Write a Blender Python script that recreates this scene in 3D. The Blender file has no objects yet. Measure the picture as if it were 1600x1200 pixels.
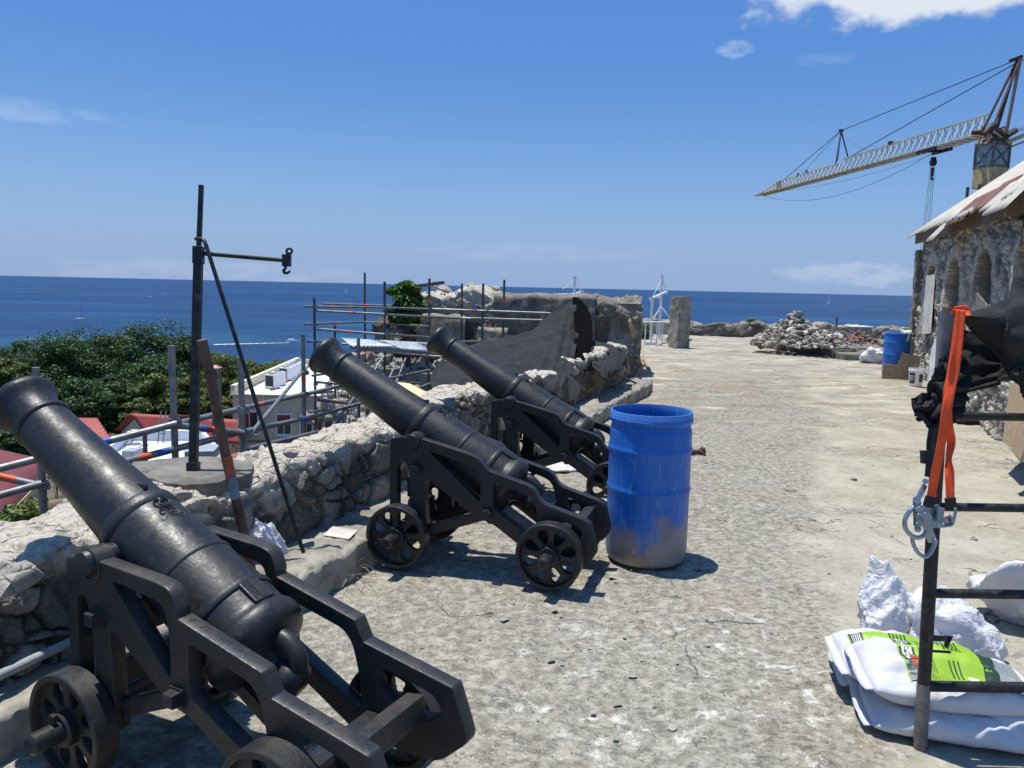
import bpy, bmesh, math, random
import numpy as np
from mathutils import Matrix, Vector
R_=math.radians
scene=bpy.context.scene
col=scene.collection
# ------------------------------------------------------------------ camera
PITCH=R_(7.25); ROLL=R_(1.28); CZ=1.8; FPX=1200.0
CAM=np.array([0,0,CZ])
_f=np.array([0,math.cos(PITCH),-math.sin(PITCH)]); _r0=np.array([1.,0,0]); _u0=np.cross(_r0,_f)
_r=math.cos(ROLL)*_r0+math.sin(ROLL)*_u0; _u=-math.sin(ROLL)*_r0+math.cos(ROLL)*_u0
cd=bpy.data.cameras.new('camera'); cam=bpy.data.objects.new('camera',cd); col.objects.link(cam)
cd.sensor_width=36; cd.lens=36*FPX/1600; cd.clip_start=0.05; cd.clip_end=80000
mw=Matrix.Identity(4)
for i in range(3):
    mw[i][0]=_r[i]; mw[i][1]=_u[i]; mw[i][2]=-_f[i]; mw[i][3]=CAM[i]
cam.matrix_world=mw
scene.camera=cam
# ------------------------------------------------------------------ sky, sun, exposure
SUN=np.array([-.19,.12,1.0]); SUN/=np.linalg.norm(SUN)
w=bpy.data.worlds.new('World'); scene.world=w; w.use_nodes=True
nt=w.node_tree; N=nt.nodes; L=nt.links
for n in list(N): N.remove(n)
out=N.new('ShaderNodeOutputWorld'); bg=N.new('ShaderNodeBackground'); sky=N.new('ShaderNodeTexSky')
sky.sky_type='NISHITA'; sky.sun_disc=False
sky.sun_elevation=math.asin(SUN[2]); sky.sun_rotation=math.atan2(SUN[0],SUN[1])
sky.altitude=50; sky.air_density=1.0; sky.dust_density=0.2; sky.ozone_density=1.6
bg.inputs[1].default_value=0.118
tc=N.new('ShaderNodeTexCoord')
def wnode(t,**k):
    n=N.new(t)
    for a,b in k.items(): setattr(n,a,b)
    return n
def cloud_mask(center,rad,stretch,nscale,lo,hi,amt):
    """soft noise cloud near one direction of the sky dome"""
    c=Vector(center).normalized()
    side=Vector((c.y,-c.x,0)).normalized(); up=side.cross(c)
    def dot(v,k):
        d=wnode('ShaderNodeVectorMath',operation='DOT_PRODUCT'); L.new(tc.outputs['Generated'],d.inputs[0]); d.inputs[1].default_value=v
        m=wnode('ShaderNodeMath',operation='MULTIPLY'); L.new(d.outputs['Value'],m.inputs[0]); m.inputs[1].default_value=k; return m
    a=dot(side,1/rad[0]); b=dot(up,1/rad[1])
    cz=wnode('ShaderNodeCombineXYZ'); L.new(a.outputs[0],cz.inputs[0]); L.new(b.outputs[0],cz.inputs[1])
    ln=wnode('ShaderNodeVectorMath',operation='LENGTH'); L.new(cz.outputs[0],ln.inputs[0])
    fd=dot(c,1.0)
    mp=wnode('ShaderNodeMapping'); L.new(cz.outputs[0],mp.inputs[0]); mp.inputs['Scale'].default_value=(stretch[0],stretch[1],1); mp.inputs['Location'].default_value=(center[0]*7,center[2]*9,3.1)
    nz=wnode('ShaderNodeTexNoise'); L.new(mp.outputs[0],nz.inputs[0]); nz.inputs['Scale'].default_value=nscale; nz.inputs['Detail'].default_value=7; nz.inputs['Roughness'].default_value=.58
    e=wnode('ShaderNodeMapRange'); L.new(ln.outputs['Value'],e.inputs[0]); e.inputs[1].default_value=1; e.inputs[2].default_value=0.45; e.inputs[3].default_value=0; e.inputs[4].default_value=.55; 
    s=wnode('ShaderNodeMath',operation='ADD'); L.new(nz.outputs[0],s.inputs[0]); L.new(e.outputs[0],s.inputs[1])
    r=wnode('ShaderNodeMapRange'); r.interpolation_type='SMOOTHSTEP'; L.new(s.outputs[0],r.inputs[0]); r.inputs[1].default_value=lo; r.inputs[2].default_value=hi; r.inputs[4].default_value=amt
    g=wnode('ShaderNodeMath',operation='GREATER_THAN'); L.new(fd.outputs[0],g.inputs[0]); g.inputs[1].default_value=.2
    m=wnode('ShaderNodeMath',operation='MULTIPLY'); L.new(r.outputs[0],m.inputs[0]); L.new(g.outputs[0],m.inputs[1])
    return m,nz
def pdir(x,y):
    d=_f+_r*((x-800)/FPX)+_u*(-(y-600)/FPX); return d/np.linalg.norm(d)
hs=wnode('ShaderNodeHueSaturation'); hs.inputs['Saturation'].default_value=1.25; hs.inputs['Value'].default_value=1.0
L.new(sky.outputs[0],hs.inputs['Color'])
# the low sky over the sea is a soft clear blue, not the yellow of the model's horizon
sepz=wnode('ShaderNodeSeparateXYZ'); L.new(tc.outputs['Generated'],sepz.inputs[0])
hz=wnode('ShaderNodeMapRange'); L.new(sepz.outputs[2],hz.inputs[0]); hz.interpolation_type='SMOOTHSTEP'; hz.inputs[1].default_value=.30; hz.inputs[2].default_value=-.02; hz.inputs[3].default_value=0; hz.inputs[4].default_value=.92
hm=wnode('ShaderNodeMix',data_type='RGBA'); L.new(hz.outputs[0],hm.inputs[0]); L.new(hs.outputs[0],hm.inputs[6]); hm.inputs[7].default_value=(1.80,2.82,4.9,1)
ht=wnode('ShaderNodeMapRange'); L.new(sepz.outputs[2],ht.inputs[0]); ht.interpolation_type='SMOOTHSTEP'; ht.inputs[1].default_value=-.06; ht.inputs[2].default_value=.36; ht.inputs[3].default_value=0; ht.inputs[4].default_value=.95
h2=wnode('ShaderNodeMix',data_type='RGBA'); L.new(ht.outputs[0],h2.inputs[0]); L.new(hm.outputs[2],h2.inputs[6]); h2.inputs[7].default_value=(.74,1.98,5.0,1)
cur=h2.outputs[2]
for (px,py,rad,st,ns,lo,hi,amt,c) in [
    (1480,-75,(.27,.098),(2.2,1.1),1.6,.74,.98,.96,(5.6,6.0,6.6,1)),
    (1148,76,(.035,.018),(1,1),1.7,.82,1.3,.30,(6,6.6,7.6,1)),
    (1330,428,(.13,.022),(2.5,1),1.6,.74,1.2,.40,(4.6,5.2,6.4,1)),
    (60,175,(.12,.02),(2.5,1),1.2,.82,1.3,.22,(5,6,7.4,1)),
    (330,425,(.3,.025),(4,1),1.6,.80,1.3,.25,(4.6,5.4,6.6,1)),
    (840,395,(.25,.02),(4,1),1.4,.84,1.3,.18,(4.6,5.4,6.6,1)),
    (1290,92,(.06,.012),(2,1),1.4,.84,1.3,.14,(5,6,7.4,1))]:
    m,nz=cloud_mask(pdir(px,py),rad,st,ns,lo,hi,amt)
    mx=wnode('ShaderNodeMix',data_type='RGBA'); L.new(m.outputs[0],mx.inputs[0]); L.new(cur,mx.inputs[6]); mx.inputs[7].default_value=c
    cur=mx.outputs[2]
L.new(cur,bg.inputs[0]); L.new(bg.outputs[0],out.inputs[0])
sd=bpy.data.lights.new('sun','SUN'); sd.energy=4.7; sd.angle=R_(.53); sd.color=(1,.965,.89)
so=bpy.data.objects.new('sun',sd); col.objects.link(so)
so.rotation_euler=Vector(SUN).to_track_quat('Z','Y').to_euler(); so.location=(-4,3,20)
vs=scene.view_settings; vs.view_transform='Standard'; vs.look='None'; vs.exposure=.22; vs.gamma=1; vs.use_curve_mapping=False
scene.cycles.max_bounces=6; scene.cycles.diffuse_bounces=3; scene.cycles.transparent_max_bounces=8
# ------------------------------------------------------------------ helpers
def ray(x,y): return _f+_r*((x-800)/FPX)+_u*(-(y-600)/FPX)
def plane(x,y,p,n):
    d=ray(x,y); n=np.array(n,float); return CAM+d*(np.dot(np.array(p,float)-CAM,n)/np.dot(d,n))
def g(x,y,z=0.0): return plane(x,y,(0,0,z),(0,0,1))
def dep(x,y,d): return CAM+ray(x,y)*d
def atY(x,y,Y): return plane(x,y,(0,Y,0),(0,1,0))
def sst(a,b,x): t=np.clip((x-a)/(b-a),0,1); return t*t*(3-2*t)
def _hash(i,j,k,s):
    n=(i*374761393+j*668265263+k*2147483647*31+s*1274126177)&0xffffffff
    n=((n^(n>>13))*1274126177)&0xffffffff
    n=((n^(n>>16))*2246822519)&0xffffffff
    return ((n^(n>>15))&0xffffff)/float(0x1000000)
def vnoise(P,s=0):
    P=np.asarray(P,float); I=np.floor(P).astype(np.int64); f=P-I; f=f*f*(3-2*f)
    o=0
    for dx in (0,1):
        for dy in (0,1):
            for dz in (0,1):
                w_=(f[...,0] if dx else 1-f[...,0])*(f[...,1] if dy else 1-f[...,1])*(f[...,2] if dz else 1-f[...,2])
                o=o+w_*_hash(I[...,0]+dx,I[...,1]+dy,I[...,2]+dz,s)
    return o*2-1
def fbm(P,o=4,s=0,gain=.5):
    a=1;t=0;P=np.asarray(P,float)
    for i in range(o): t=t+a*vnoise(P*(2**i)+i*17.3,s+i); a*=gain
    return t
def worley(P,s=0,jit=.9,vec=False):
    P=np.asarray(P,float); I=np.floor(P).astype(np.int64); F1=np.full(P.shape[:-1],9.);F2=F1.copy();ID=F1*0;VV=np.zeros(P.shape)
    for dx in (-1,0,1):
        for dy in (-1,0,1):
            for dz in (-1,0,1):
                a=I[...,0]+dx;b=I[...,1]+dy;c=I[...,2]+dz
                q=np.stack([a+.5+jit*(_hash(a,b,c,s)-.5),b+.5+jit*(_hash(a,b,c,s+7)-.5),c+.5+jit*(_hash(a,b,c,s+13)-.5)],-1)
                d=np.sqrt(((P-q)**2).sum(-1)); h=_hash(a,b,c,s+29)
                n1=d<F1; F2=np.where(n1,F1,np.minimum(F2,d)); ID=np.where(n1,h,ID); F1=np.where(n1,d,F1)
                if vec: VV=np.where(n1[...,None],P-q,VV)
    return (F1,F2,ID,VV) if vec else (F1,F2,ID)
def tag(o,label=None,cat=None,group=None,kind=None):
    if label: o['label']=label
    if cat: o['category']=cat
    if group: o['group']=group
    if kind: o['kind']=kind
    return o
def thing(name,label,cat,loc=(0,0,0),rz=0,group=None):
    o=bpy.data.objects.new(name,None); col.objects.link(o); o.location=loc; o.rotation_euler=(0,0,rz); o.empty_display_size=.1
    return tag(o,label,cat,group)
def link(name,me,mats,parent=None,smooth=None,bevel=0,M=None):
    o=bpy.data.objects.new(name,me); col.objects.link(o)
    for m in (mats if isinstance(mats,(list,tuple)) else [mats]): me.materials.append(m)
    if smooth is not None:
        me.shade_smooth()
        if smooth<179: me.set_sharp_from_angle(angle=R_(smooth))
    if bevel:
        b=o.modifiers.new('bevel','BEVEL'); b.width=bevel; b.segments=2; b.limit_method='ANGLE'; b.angle_limit=R_(35)
    if parent:
        o.parent=parent
        p=parent; off=Vector((0,0,0))
        if M is None:
            while p: off+=p.location; p=p.parent
            if off.length: me.transform(Matrix.Translation(-off))
    if M is not None: o.matrix_basis=M
    return o
class MB:
    """collects shapes into ONE mesh (world coordinates unless local=True)"""
    def __init__(s): s.v=[]; s.f=[]; s.m=[]
    def add(s,V,F,mi=0,M=None):
        b=len(s.v)
        if M is not None: V=[M@Vector(v) for v in V]
        s.v.extend([tuple(map(float,v)) for v in V]); s.f.extend([tuple(int(i)+b for i in f) for f in F]); s.m.extend([mi]*len(F)); return s
    def addmesh(s,me,M=None,mi=0):
        return s.add([v.co for v in me.vertices],[tuple(p.vertices) for p in me.polygons],mi,M)
    def box(s,c,d,rz=0,mi=0,R=None):
        x,y,z=[q/2 for q in d]; V=[(-x,-y,-z),(x,-y,-z),(x,y,-z),(-x,y,-z),(-x,-y,z),(x,-y,z),(x,y,z),(-x,y,z)]
        M=Matrix.Translation(Vector(c))@(R.to_4x4() if R is not None else Matrix.Rotation(rz,4,'Z'))
        return s.add(V,[(3,2,1,0),(4,5,6,7),(0,1,5,4),(1,2,6,5),(2,3,7,6),(3,0,4,7)],mi,M)
    def bar(s,p0,p1,wd,h,mi=0,upv=(0,0,1)):
        p0=Vector(p0);p1=Vector(p1);d=(p1-p0);ln=d.length;d.normalize();u=Vector(upv)
        if abs(d.dot(u))>.95: u=Vector((1,0,0))
        a=d.cross(u).normalized();b=a.cross(d)
        R=Matrix((d,a,b)).transposed()
        return s.box((p0+p1)/2,(ln,wd,h),mi=mi,R=R)
    def poly(s,pts,r,n=8,closed=False,mi=0,caps=True):
        P=[Vector(p) for p in pts];k=len(P);rr=r if isinstance(r,(list,tuple)) else [r]*k
        T=[]
        for i in range(k):
            a=P[i-1] if (i>0 or closed) else P[i]; b=P[(i+1)%k] if (i<k-1 or closed) else P[i]
            T.append((b-a).normalized())
        u=T[0].orthogonal().normalized();V=[];F=[]
        for i in range(k):
            u=(u-T[i]*u.dot(T[i])).normalized();w_=T[i].cross(u)
            for j in range(n):
                a=2*math.pi*j/n;V.append(P[i]+(u*math.cos(a)+w_*math.sin(a))*rr[i])
        for i in range(k if closed else k-1):
            for j in range(n):
                a=i*n+j;b=i*n+(j+1)%n;c=((i+1)%k)*n+(j+1)%n;d=((i+1)%k)*n+j;F.append((a,b,c,d))
        if caps and not closed: F.append(tuple(range(n-1,-1,-1)));F.append(tuple((k-1)*n+j for j in range(n)))
        return s.add(V,F,mi)
    def tube(s,p0,p1,r,r1=None,n=10,mi=0): return s.poly([p0,p1],[r,r if r1 is None else r1],n,mi=mi)
    def lathe(s,prof,o=(0,0,0),ax=(0,0,1),n=32,mi=0,caps=True):
        ax=Vector(ax).normalized();u=ax.orthogonal().normalized();w_=ax.cross(u);o=Vector(o);V=[];F=[]
        for t,r in prof:
            for j in range(n):
                a=2*math.pi*j/n;V.append(o+ax*t+(u*math.cos(a)+w_*math.sin(a))*r)
        for i in range(len(prof)-1):
            for j in range(n): F.append((i*n+j,i*n+(j+1)%n,(i+1)*n+(j+1)%n,(i+1)*n+j))
        if caps: F.append(tuple(range(n-1,-1,-1)));F.append(tuple((len(prof)-1)*n+j for j in range(n)))
        return s.add(V,F,mi)
    def rock(s,c,r,seed,mi=0,flat=1.0,sub=2):
        rng=np.random.RandomState(seed);V=ICO[sub][0].copy()
        for k in range(9):
            n=rng.normal(size=3);n/=np.linalg.norm(n);d=rng.uniform(.5,.85);q=V@n;V=V-np.outer(np.maximum(q-d,0),n)
        V=V*(1+.05*rng.normal(size=(len(V),1)))
        V=V*rng.uniform(.7,1.2,3)*np.array([1,1,flat])
        a=rng.uniform(0,6.28);Rz=np.array([[math.cos(a),-math.sin(a),0],[math.sin(a),math.cos(a),0],[0,0,1]])
        t=rng.uniform(-.4,.4);Rx=np.array([[1,0,0],[0,math.cos(t),-math.sin(t)],[0,math.sin(t),math.cos(t)]])
        return s.add((V@Rx.T@Rz.T)*r+np.array(c),ICO[sub][1],mi)
    def quad(s,a,b,c,d,mi=0): return s.add([a,b,c,d],[(0,1,2,3)],mi)
    def slab(s,corners,t,mi=0):
        """closed slab: polygon (counter-clockwise from above) extruded down by t"""
        n=len(corners);C=[Vector(c) for c in corners];V=C+[c-Vector((0,0,t)) for c in C]
        return s.add(V,[tuple(range(n)),tuple(range(2*n-1,n-1,-1))]+[(i+n,(i+1)%n+n,(i+1)%n,i) for i in range(n)],mi)
    def obj(s,name,mats,parent=None,smooth=None,bevel=0,local=False):
        me=bpy.data.meshes.new(name);me.from_pydata(s.v,[],s.f)
        me.polygons.foreach_set('material_index',s.m)
        bm=bmesh.new();bm.from_mesh(me);bmesh.ops.recalc_face_normals(bm,faces=bm.faces);bm.to_mesh(me);bm.free()
        return link(name,me,mats,parent,smooth,bevel,Matrix.Identity(4) if local else None)
ICO={}
for _s in (1,2):
    _b=bmesh.new();bmesh.ops.create_icosphere(_b,subdivisions=_s,radius=1);_b.verts.ensure_lookup_table()
    ICO[_s]=(np.array([v.co[:] for v in _b.verts]),[tuple(v.index for v in f.verts) for f in _b.faces]);_b.free()
def npmesh(name,V,F,attrs={}):
    """V (n,3), F (m,4 or 3) arrays; attrs: float point attributes"""
    me=bpy.data.meshes.new(name);V=np.asarray(V,np.float32);F=np.asarray(F,np.int32);k=F.shape[1]
    me.vertices.add(len(V));me.vertices.foreach_set('co',V.ravel())
    me.loops.add(F.size);me.loops.foreach_set('vertex_index',F.ravel())
    me.polygons.add(len(F));me.polygons.foreach_set('loop_start',np.arange(0,F.size,k,dtype=np.int32))
    try: me.polygons.foreach_set('loop_total',np.full(len(F),k,np.int32))
    except Exception: pass
    me.update(calc_edges=True)
    for a,d in attrs.items():
        t=me.attributes.new(a,'FLOAT','POINT');t.data.foreach_set('value',np.asarray(d,np.float32).ravel())
    me.validate();return me
def gridfaces(nu,nv,flip=False):
    i=np.arange(nu-1)[:,None]*nv+np.arange(nv-1)[None,:];i=i.ravel()
    F=np.stack([i,i+nv,i+nv+1,i+1],-1);return F[:,::-1] if flip else F
def gridnormals(G):
    du=np.gradient(G,axis=0);dv=np.gradient(G,axis=1);n=np.cross(du,dv);return n/np.maximum(np.linalg.norm(n,axis=-1,keepdims=True),1e-9)
def catmull(P,n):
    """n samples of a smooth curve through control points P (k,3)"""
    P=np.asarray(P,float);k=len(P);t=np.linspace(0,k-1,n);i=np.clip(t.astype(int),0,k-2);f=(t-i)[:,None]
    p0=P[np.maximum(i-1,0)];p1=P[i];p2=P[i+1];p3=P[np.minimum(i+2,k-1)]
    return .5*((2*p1)+(-p0+p2)*f+(2*p0-5*p1+4*p2-p3)*f**2+(-p0+3*p1-3*p2+p3)*f**3)
def surf(ctrl,nu,nv):
    C=np.asarray(ctrl,float);A=np.stack([catmull(C[i],nv) for i in range(C.shape[0])]);return np.stack([catmull(A[:,j],nu) for j in range(nv)],1)
def sheet(name,G,mat,parent=None,thick=0.0,attrs={},flip=False,smooth=179):
    G=np.asarray(G);me=npmesh(name,G.reshape(-1,3),gridfaces(G.shape[0],G.shape[1],flip),attrs)
    o=link(name,me,mat,parent,smooth)
    if thick:
        s=o.modifiers.new('solid','SOLIDIFY');s.thickness=thick;s.offset=0
    return o
def plate(outer,holes,thick,bev=.006):
    """2-D outline with holes -> solid plate mesh (XY outline, Z thickness), rounded arrises"""
    cu=bpy.data.curves.new('tmp','CURVE');cu.dimensions='2D';cu.fill_mode='BOTH';cu.extrude=max(thick/2-bev,1e-4);cu.bevel_depth=bev;cu.bevel_resolution=1;cu.offset=-bev
    for P in [outer]+list(holes):
        sp=cu.splines.new('POLY');sp.points.add(len(P)-1);sp.use_cyclic_u=True
        for q,p in zip(sp.points,P): q.co=(p[0],p[1],0,1)
    ob=bpy.data.objects.new('tmp',cu);me=bpy.data.meshes.new_from_object(ob);bpy.data.objects.remove(ob);bpy.data.curves.remove(cu);return me
def textmesh(txt,size,ext=.001):
    cu=bpy.data.curves.new('tmp','FONT');cu.body=txt;cu.size=size;cu.extrude=ext;cu.align_x='CENTER';cu.align_y='CENTER'
    ob=bpy.data.objects.new('tmp',cu);me=bpy.data.meshes.new_from_object(ob);bpy.data.objects.remove(ob);bpy.data.curves.remove(cu);return me
def fillet(P,r,n=4):
    P=[Vector((p[0],p[1])) for p in P];O=[];k=len(P);rr=r if isinstance(r,(list,tuple)) else [r]*k
    for i in range(k):
        a,b,c=P[i-1],P[i],P[(i+1)%k];u=(a-b);v=(c-b);q=min(rr[i],u.length*.45,v.length*.45)
        if q<1e-4: O.append(b);continue
        p0=b+u.normalized()*q;p2=b+v.normalized()*q
        for j in range(n+1):
            t=j/n;O.append(p0*(1-t)**2+b*2*t*(1-t)+p2*t*t)
    return O
def duptree(o,parent=None):
    c=o.copy();col.objects.link(c);c.parent=parent
    for ch in o.children: duptree(ch,c)
    return c
# ------------------------------------------------------------------ materials
class Mat:
    def __init__(s,name):
        s.m=bpy.data.materials.new(name);s.m.use_nodes=True;s.t=s.m.node_tree;s.n=s.t.nodes;s.b=s.n['Principled BSDF'];s.tc=s.n.new('ShaderNodeTexCoord');s.c=s.tc.outputs['Object']
    def N(s,t,**k):
        n=s.n.new(t)
        for a,b in k.items(): setattr(n,a,b)
        return n
    def set(s,inp,v):
        if hasattr(v,'is_linked') or hasattr(v,'links'): s.t.links.new(v,inp)
        else: inp.default_value=v
    def map(s,scale=(1,1,1),loc=(0,0,0),rot=(0,0,0),c=None):
        n=s.N('ShaderNodeMapping');s.set(n.inputs[0],c or s.c);n.inputs['Scale'].default_value=scale;n.inputs['Location'].default_value=loc;n.inputs['Rotation'].default_value=rot;return n.outputs[0]
    def noise(s,scale,detail=5,rough=.55,c=None,dist=0):
        n=s.N('ShaderNodeTexNoise');s.set(n.inputs[0],c or s.c);n.inputs['Scale'].default_value=scale;n.inputs['Detail'].default_value=detail;n.inputs['Roughness'].default_value=rough;n.inputs['Distortion'].default_value=dist;return n.outputs[0]
    def voro(s,scale,feature='F1',c=None,out='Distance',rnd=1):
        n=s.N('ShaderNodeTexVoronoi',feature=feature);s.set(n.inputs['Vector'],c or s.c);n.inputs['Scale'].default_value=scale;n.inputs['Randomness'].default_value=rnd;return n.outputs[out]
    def wave(s,scale,c=None,axis='X',dist=0):
        n=s.N('ShaderNodeTexWave',bands_direction=axis);s.set(n.inputs[0],c or s.c);n.inputs['Scale'].default_value=scale;n.inputs['Distortion'].default_value=dist;return n.outputs[1]
    def ramp(s,v,a,b,lo=0,hi=1,sm=True):
        n=s.N('ShaderNodeMapRange');n.interpolation_type='SMOOTHSTEP' if sm else 'LINEAR';s.set(n.inputs[0],v);n.inputs[1].default_value=a;n.inputs[2].default_value=b;n.inputs[3].default_value=lo;n.inputs[4].default_value=hi;return n.outputs[0]
    def mix(s,f,a,b,mode='MIX'):
        n=s.N('ShaderNodeMix',data_type='RGBA',blend_type=mode);s.set(n.inputs[0],f)
        for i,v in ((6,a),(7,b)):
            s.set(n.inputs[i],(v[0],v[1],v[2],1) if isinstance(v,(tuple,list)) else v)
        return n.outputs[2]
    def math(s,op,a,b=0):
        n=s.N('ShaderNodeMath',operation=op);s.set(n.inputs[0],a);s.set(n.inputs[1],b);return n.outputs[0]
    def attr(s,name):
        n=s.N('ShaderNodeAttribute');n.attribute_name=name;return n.outputs['Fac']
    def xyz(s,c=None):
        n=s.N('ShaderNodeSeparateXYZ');s.set(n.inputs[0],c or s.c);return n.outputs
    def rndobj(s): return s.N('ShaderNodeObjectInfo').outputs['Random']
    def bump(s,h,strength=.5,dist=.01,prev=None):
        n=s.N('ShaderNodeBump');s.set(n.inputs['Height'],h);n.inputs['Strength'].default_value=strength;n.inputs['Distance'].default_value=dist
        if prev is not None: s.set(n.inputs['Normal'],prev)
        return n.outputs[0]
    def fin(s,colr,rough=.6,metal=0,bump=None,spec=None,**k):
        s.set(s.b.inputs['Base Color'],(*colr,1) if isinstance(colr,tuple) else colr);s.set(s.b.inputs['Roughness'],rough);s.set(s.b.inputs['Metallic'],metal)
        if bump is not None: s.set(s.b.inputs['Normal'],bump)
        if spec is not None: s.b.inputs['Specular IOR Level'].default_value=spec
        for a,v in k.items(): s.set(s.b.inputs[a],v)
        return s.m
def simple(name,c,rough=.6,metal=0,var=.25,scale=4,bstr=.25,bscale=60,bdist=.003,dirt=None,spec=None):
    m=Mat(name);n1=m.noise(scale,6,.6);c2=tuple(min(1,q*(1+var)) for q in c);c1=tuple(q*(1-var) for q in c)
    cc=m.mix(m.ramp(n1,.3,.7),c1,c2)
    if dirt: cc=m.mix(m.ramp(m.noise(scale*2.3,6,.65),.52,.7,0,dirt[3]),cc,dirt[:3])
    return m.fin(cc,m.ramp(m.noise(scale*3,4),.3,.7,max(.05,rough-.1),min(1,rough+.1)),metal,m.bump(m.noise(bscale,4),bstr,bdist),spec)
# ------------------------------------------------------------------ shared materials
def m_stone(name,light=(.40,.365,.305),dark=(.10,.09,.075),mortar=(.105,.092,.075),stain=(.06,.055,.05),stainamt=.5,cap=None):
    m=Mat(name);st=m.attr('stone');mo=m.attr('mortar')
    n=m.noise(6,7,.62);n2=m.noise(34,6,.65);n3=m.noise(2.1,6,.6)
    c=m.mix(m.ramp(st,.1,.9),dark,light)
    c=m.mix(m.ramp(n2,.35,.7,0,.6),c,m.mix(n,dark,(.36,.31,.25)))
    c=m.mix(m.ramp(mo,0,1,.75,0),c,mortar)
    c=m.mix(m.ramp(n3,.5,.72,0,stainamt),c,stain)
    c=m.mix(m.ramp(m.noise(13,6,.7),.62,.72,0,.75),c,(.62,.57,.48))
    if cap: c=m.mix(m.math('MULTIPLY',m.attr('cap'),m.ramp(m.noise(7,6,.65),.26,.46)),c,m.mix(m.ramp(n2,.3,.55),(.40,.34,.25),cap))  # cap: pale lime on top; sunlit top against shaded face painted in colour
    h=m.math('ADD',m.noise(26,8,.68),m.math('MULTIPLY',m.noise(110,5,.6),.4));h=m.math('ADD',h,m.math('MULTIPLY',m.ramp(m.voro(9,'DISTANCE_TO_EDGE',c=m.map((1,1,1.6))),0,.10),.5))
    return m.fin(c,.92,0,m.bump(h,.9,.024),spec=.25)
M_wall=m_stone('rubble_limestone',cap=(.60,.55,.46))
M_wallface=m_stone('weathered_rubble',light=(.42,.38,.31),dark=(.10,.09,.08),mortar=(.30,.27,.22),stainamt=.8)
M_rock=m_stone('loose_stone',light=(.54,.50,.43),dark=(.30,.27,.23),mortar=(.45,.41,.35),stainamt=.15)
def m_ground():
    m=Mat('worn_lime_concrete')
    P=m.xyz();X,Y=P[0],P[1]
    big=m.noise(.55,6,.6);mid=m.noise(2.3,7,.62);fine=m.noise(16,8,.7);grit=m.noise(90,5,.7)
    rough=m.attr('rough');chalk=m.attr('chalk')
    base=m.mix(m.ramp(mid,.3,.7),(.325,.298,.232),(.47,.436,.345))
    aged=m.mix(m.ramp(fine,.32,.68),(.185,.172,.138),(.405,.377,.305))
    c=m.mix(rough,base,aged)
    c=m.mix(m.ramp(m.noise(1.1,6,.6),.52,.68,0,.45),c,(.31,.255,.18))
    pit=m.ramp(m.noise(21,7,.62,c=m.map((1,1.5,1))),.565,.585);pit2=m.ramp(m.noise(7.5,8,.7),.63,.645);pit=m.math('MAXIMUM',m.math('MULTIPLY',pit,m.ramp(rough,.15,.6,.15,1)),m.math('MULTIPLY',pit2,.7));c=m.mix(m.math('MULTIPLY',pit,.40),c,(.19,.17,.135))
    c=m.mix(m.ramp(fine,.56,.75,0,.5),c,(.54,.505,.42))
    # embedded aggregate showing through where the skin has worn off
    vd=m.voro(19);vc=m.voro(19,out='Color');sep=m.N('ShaderNodeSeparateColor');m.set(sep.inputs[0],vc)
    stone=m.math('MULTIPLY',m.ramp(vd,.36,.30),m.ramp(sep.outputs[0],.50,.52))
    stone=m.math('MULTIPLY',stone,m.ramp(rough,.25,.75,.12,1))
    c=m.mix(m.math('MULTIPLY',stone,.85),c,m.mix(sep.outputs[1],(.19,.175,.15),(.40,.37,.31)))
    vd2=m.voro(52);vc2=m.voro(52,out='Color');sp2=m.N('ShaderNodeSeparateColor');m.set(sp2.inputs[0],vc2)
    peb=m.math('MULTIPLY',m.math('MULTIPLY',m.ramp(vd2,.34,.26),m.ramp(sp2.outputs[0],.6,.62)),m.ramp(rough,.2,.8,.15,.9))
    c=m.mix(peb,c,m.mix(sp2.outputs[2],(.15,.14,.125),(.56,.52,.45)))
    # lime bloom between the stones
    cw=m.math('MULTIPLY',chalk,m.ramp(m.math('ADD',m.noise(9,7,.7),m.math('MULTIPLY',m.noise(3,5,.6),.6)),.83,1.0))
    cw=m.math('MULTIPLY',cw,m.math('SUBTRACT',1.0,m.math('MULTIPLY',stone,.9)))
    c=m.mix(cw,c,(.66,.635,.56))
    c=m.mix(m.ramp(grit,.60,.74,0,.45),c,(.60,.56,.48));c=m.mix(m.ramp(grit,.40,.28,0,.55),c,(.10,.09,.075))
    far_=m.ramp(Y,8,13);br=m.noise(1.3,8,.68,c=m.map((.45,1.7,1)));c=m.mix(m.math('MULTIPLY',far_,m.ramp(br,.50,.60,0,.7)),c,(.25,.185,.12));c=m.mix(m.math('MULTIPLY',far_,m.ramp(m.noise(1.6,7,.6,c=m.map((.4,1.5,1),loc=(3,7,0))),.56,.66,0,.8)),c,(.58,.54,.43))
    pk=m.noise(.7,5,.6,c=m.map((1,1,1),loc=(9,2,0)));c=m.mix(m.ramp(pk,.54,.66,0,.45),c,(.29,.225,.165))
    # cracks
    wv=m.N('ShaderNodeVectorMath',operation='ADD');m.set(wv.inputs[0],m.c);nn=m.N('ShaderNodeTexNoise');m.set(nn.inputs[0],m.c);nn.inputs['Scale'].default_value=2.2;nn.inputs['Detail'].default_value=8
    sc=m.N('ShaderNodeVectorMath',operation='SCALE');m.set(sc.inputs[0],nn.outputs['Color']);sc.inputs['Scale'].default_value=.9;m.set(wv.inputs[1],sc.outputs[0])
    cr=m.voro(.62,'DISTANCE_TO_EDGE',c=wv.outputs[0]);cr2=m.voro(1.7,'DISTANCE_TO_EDGE',c=wv.outputs[0])
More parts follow.
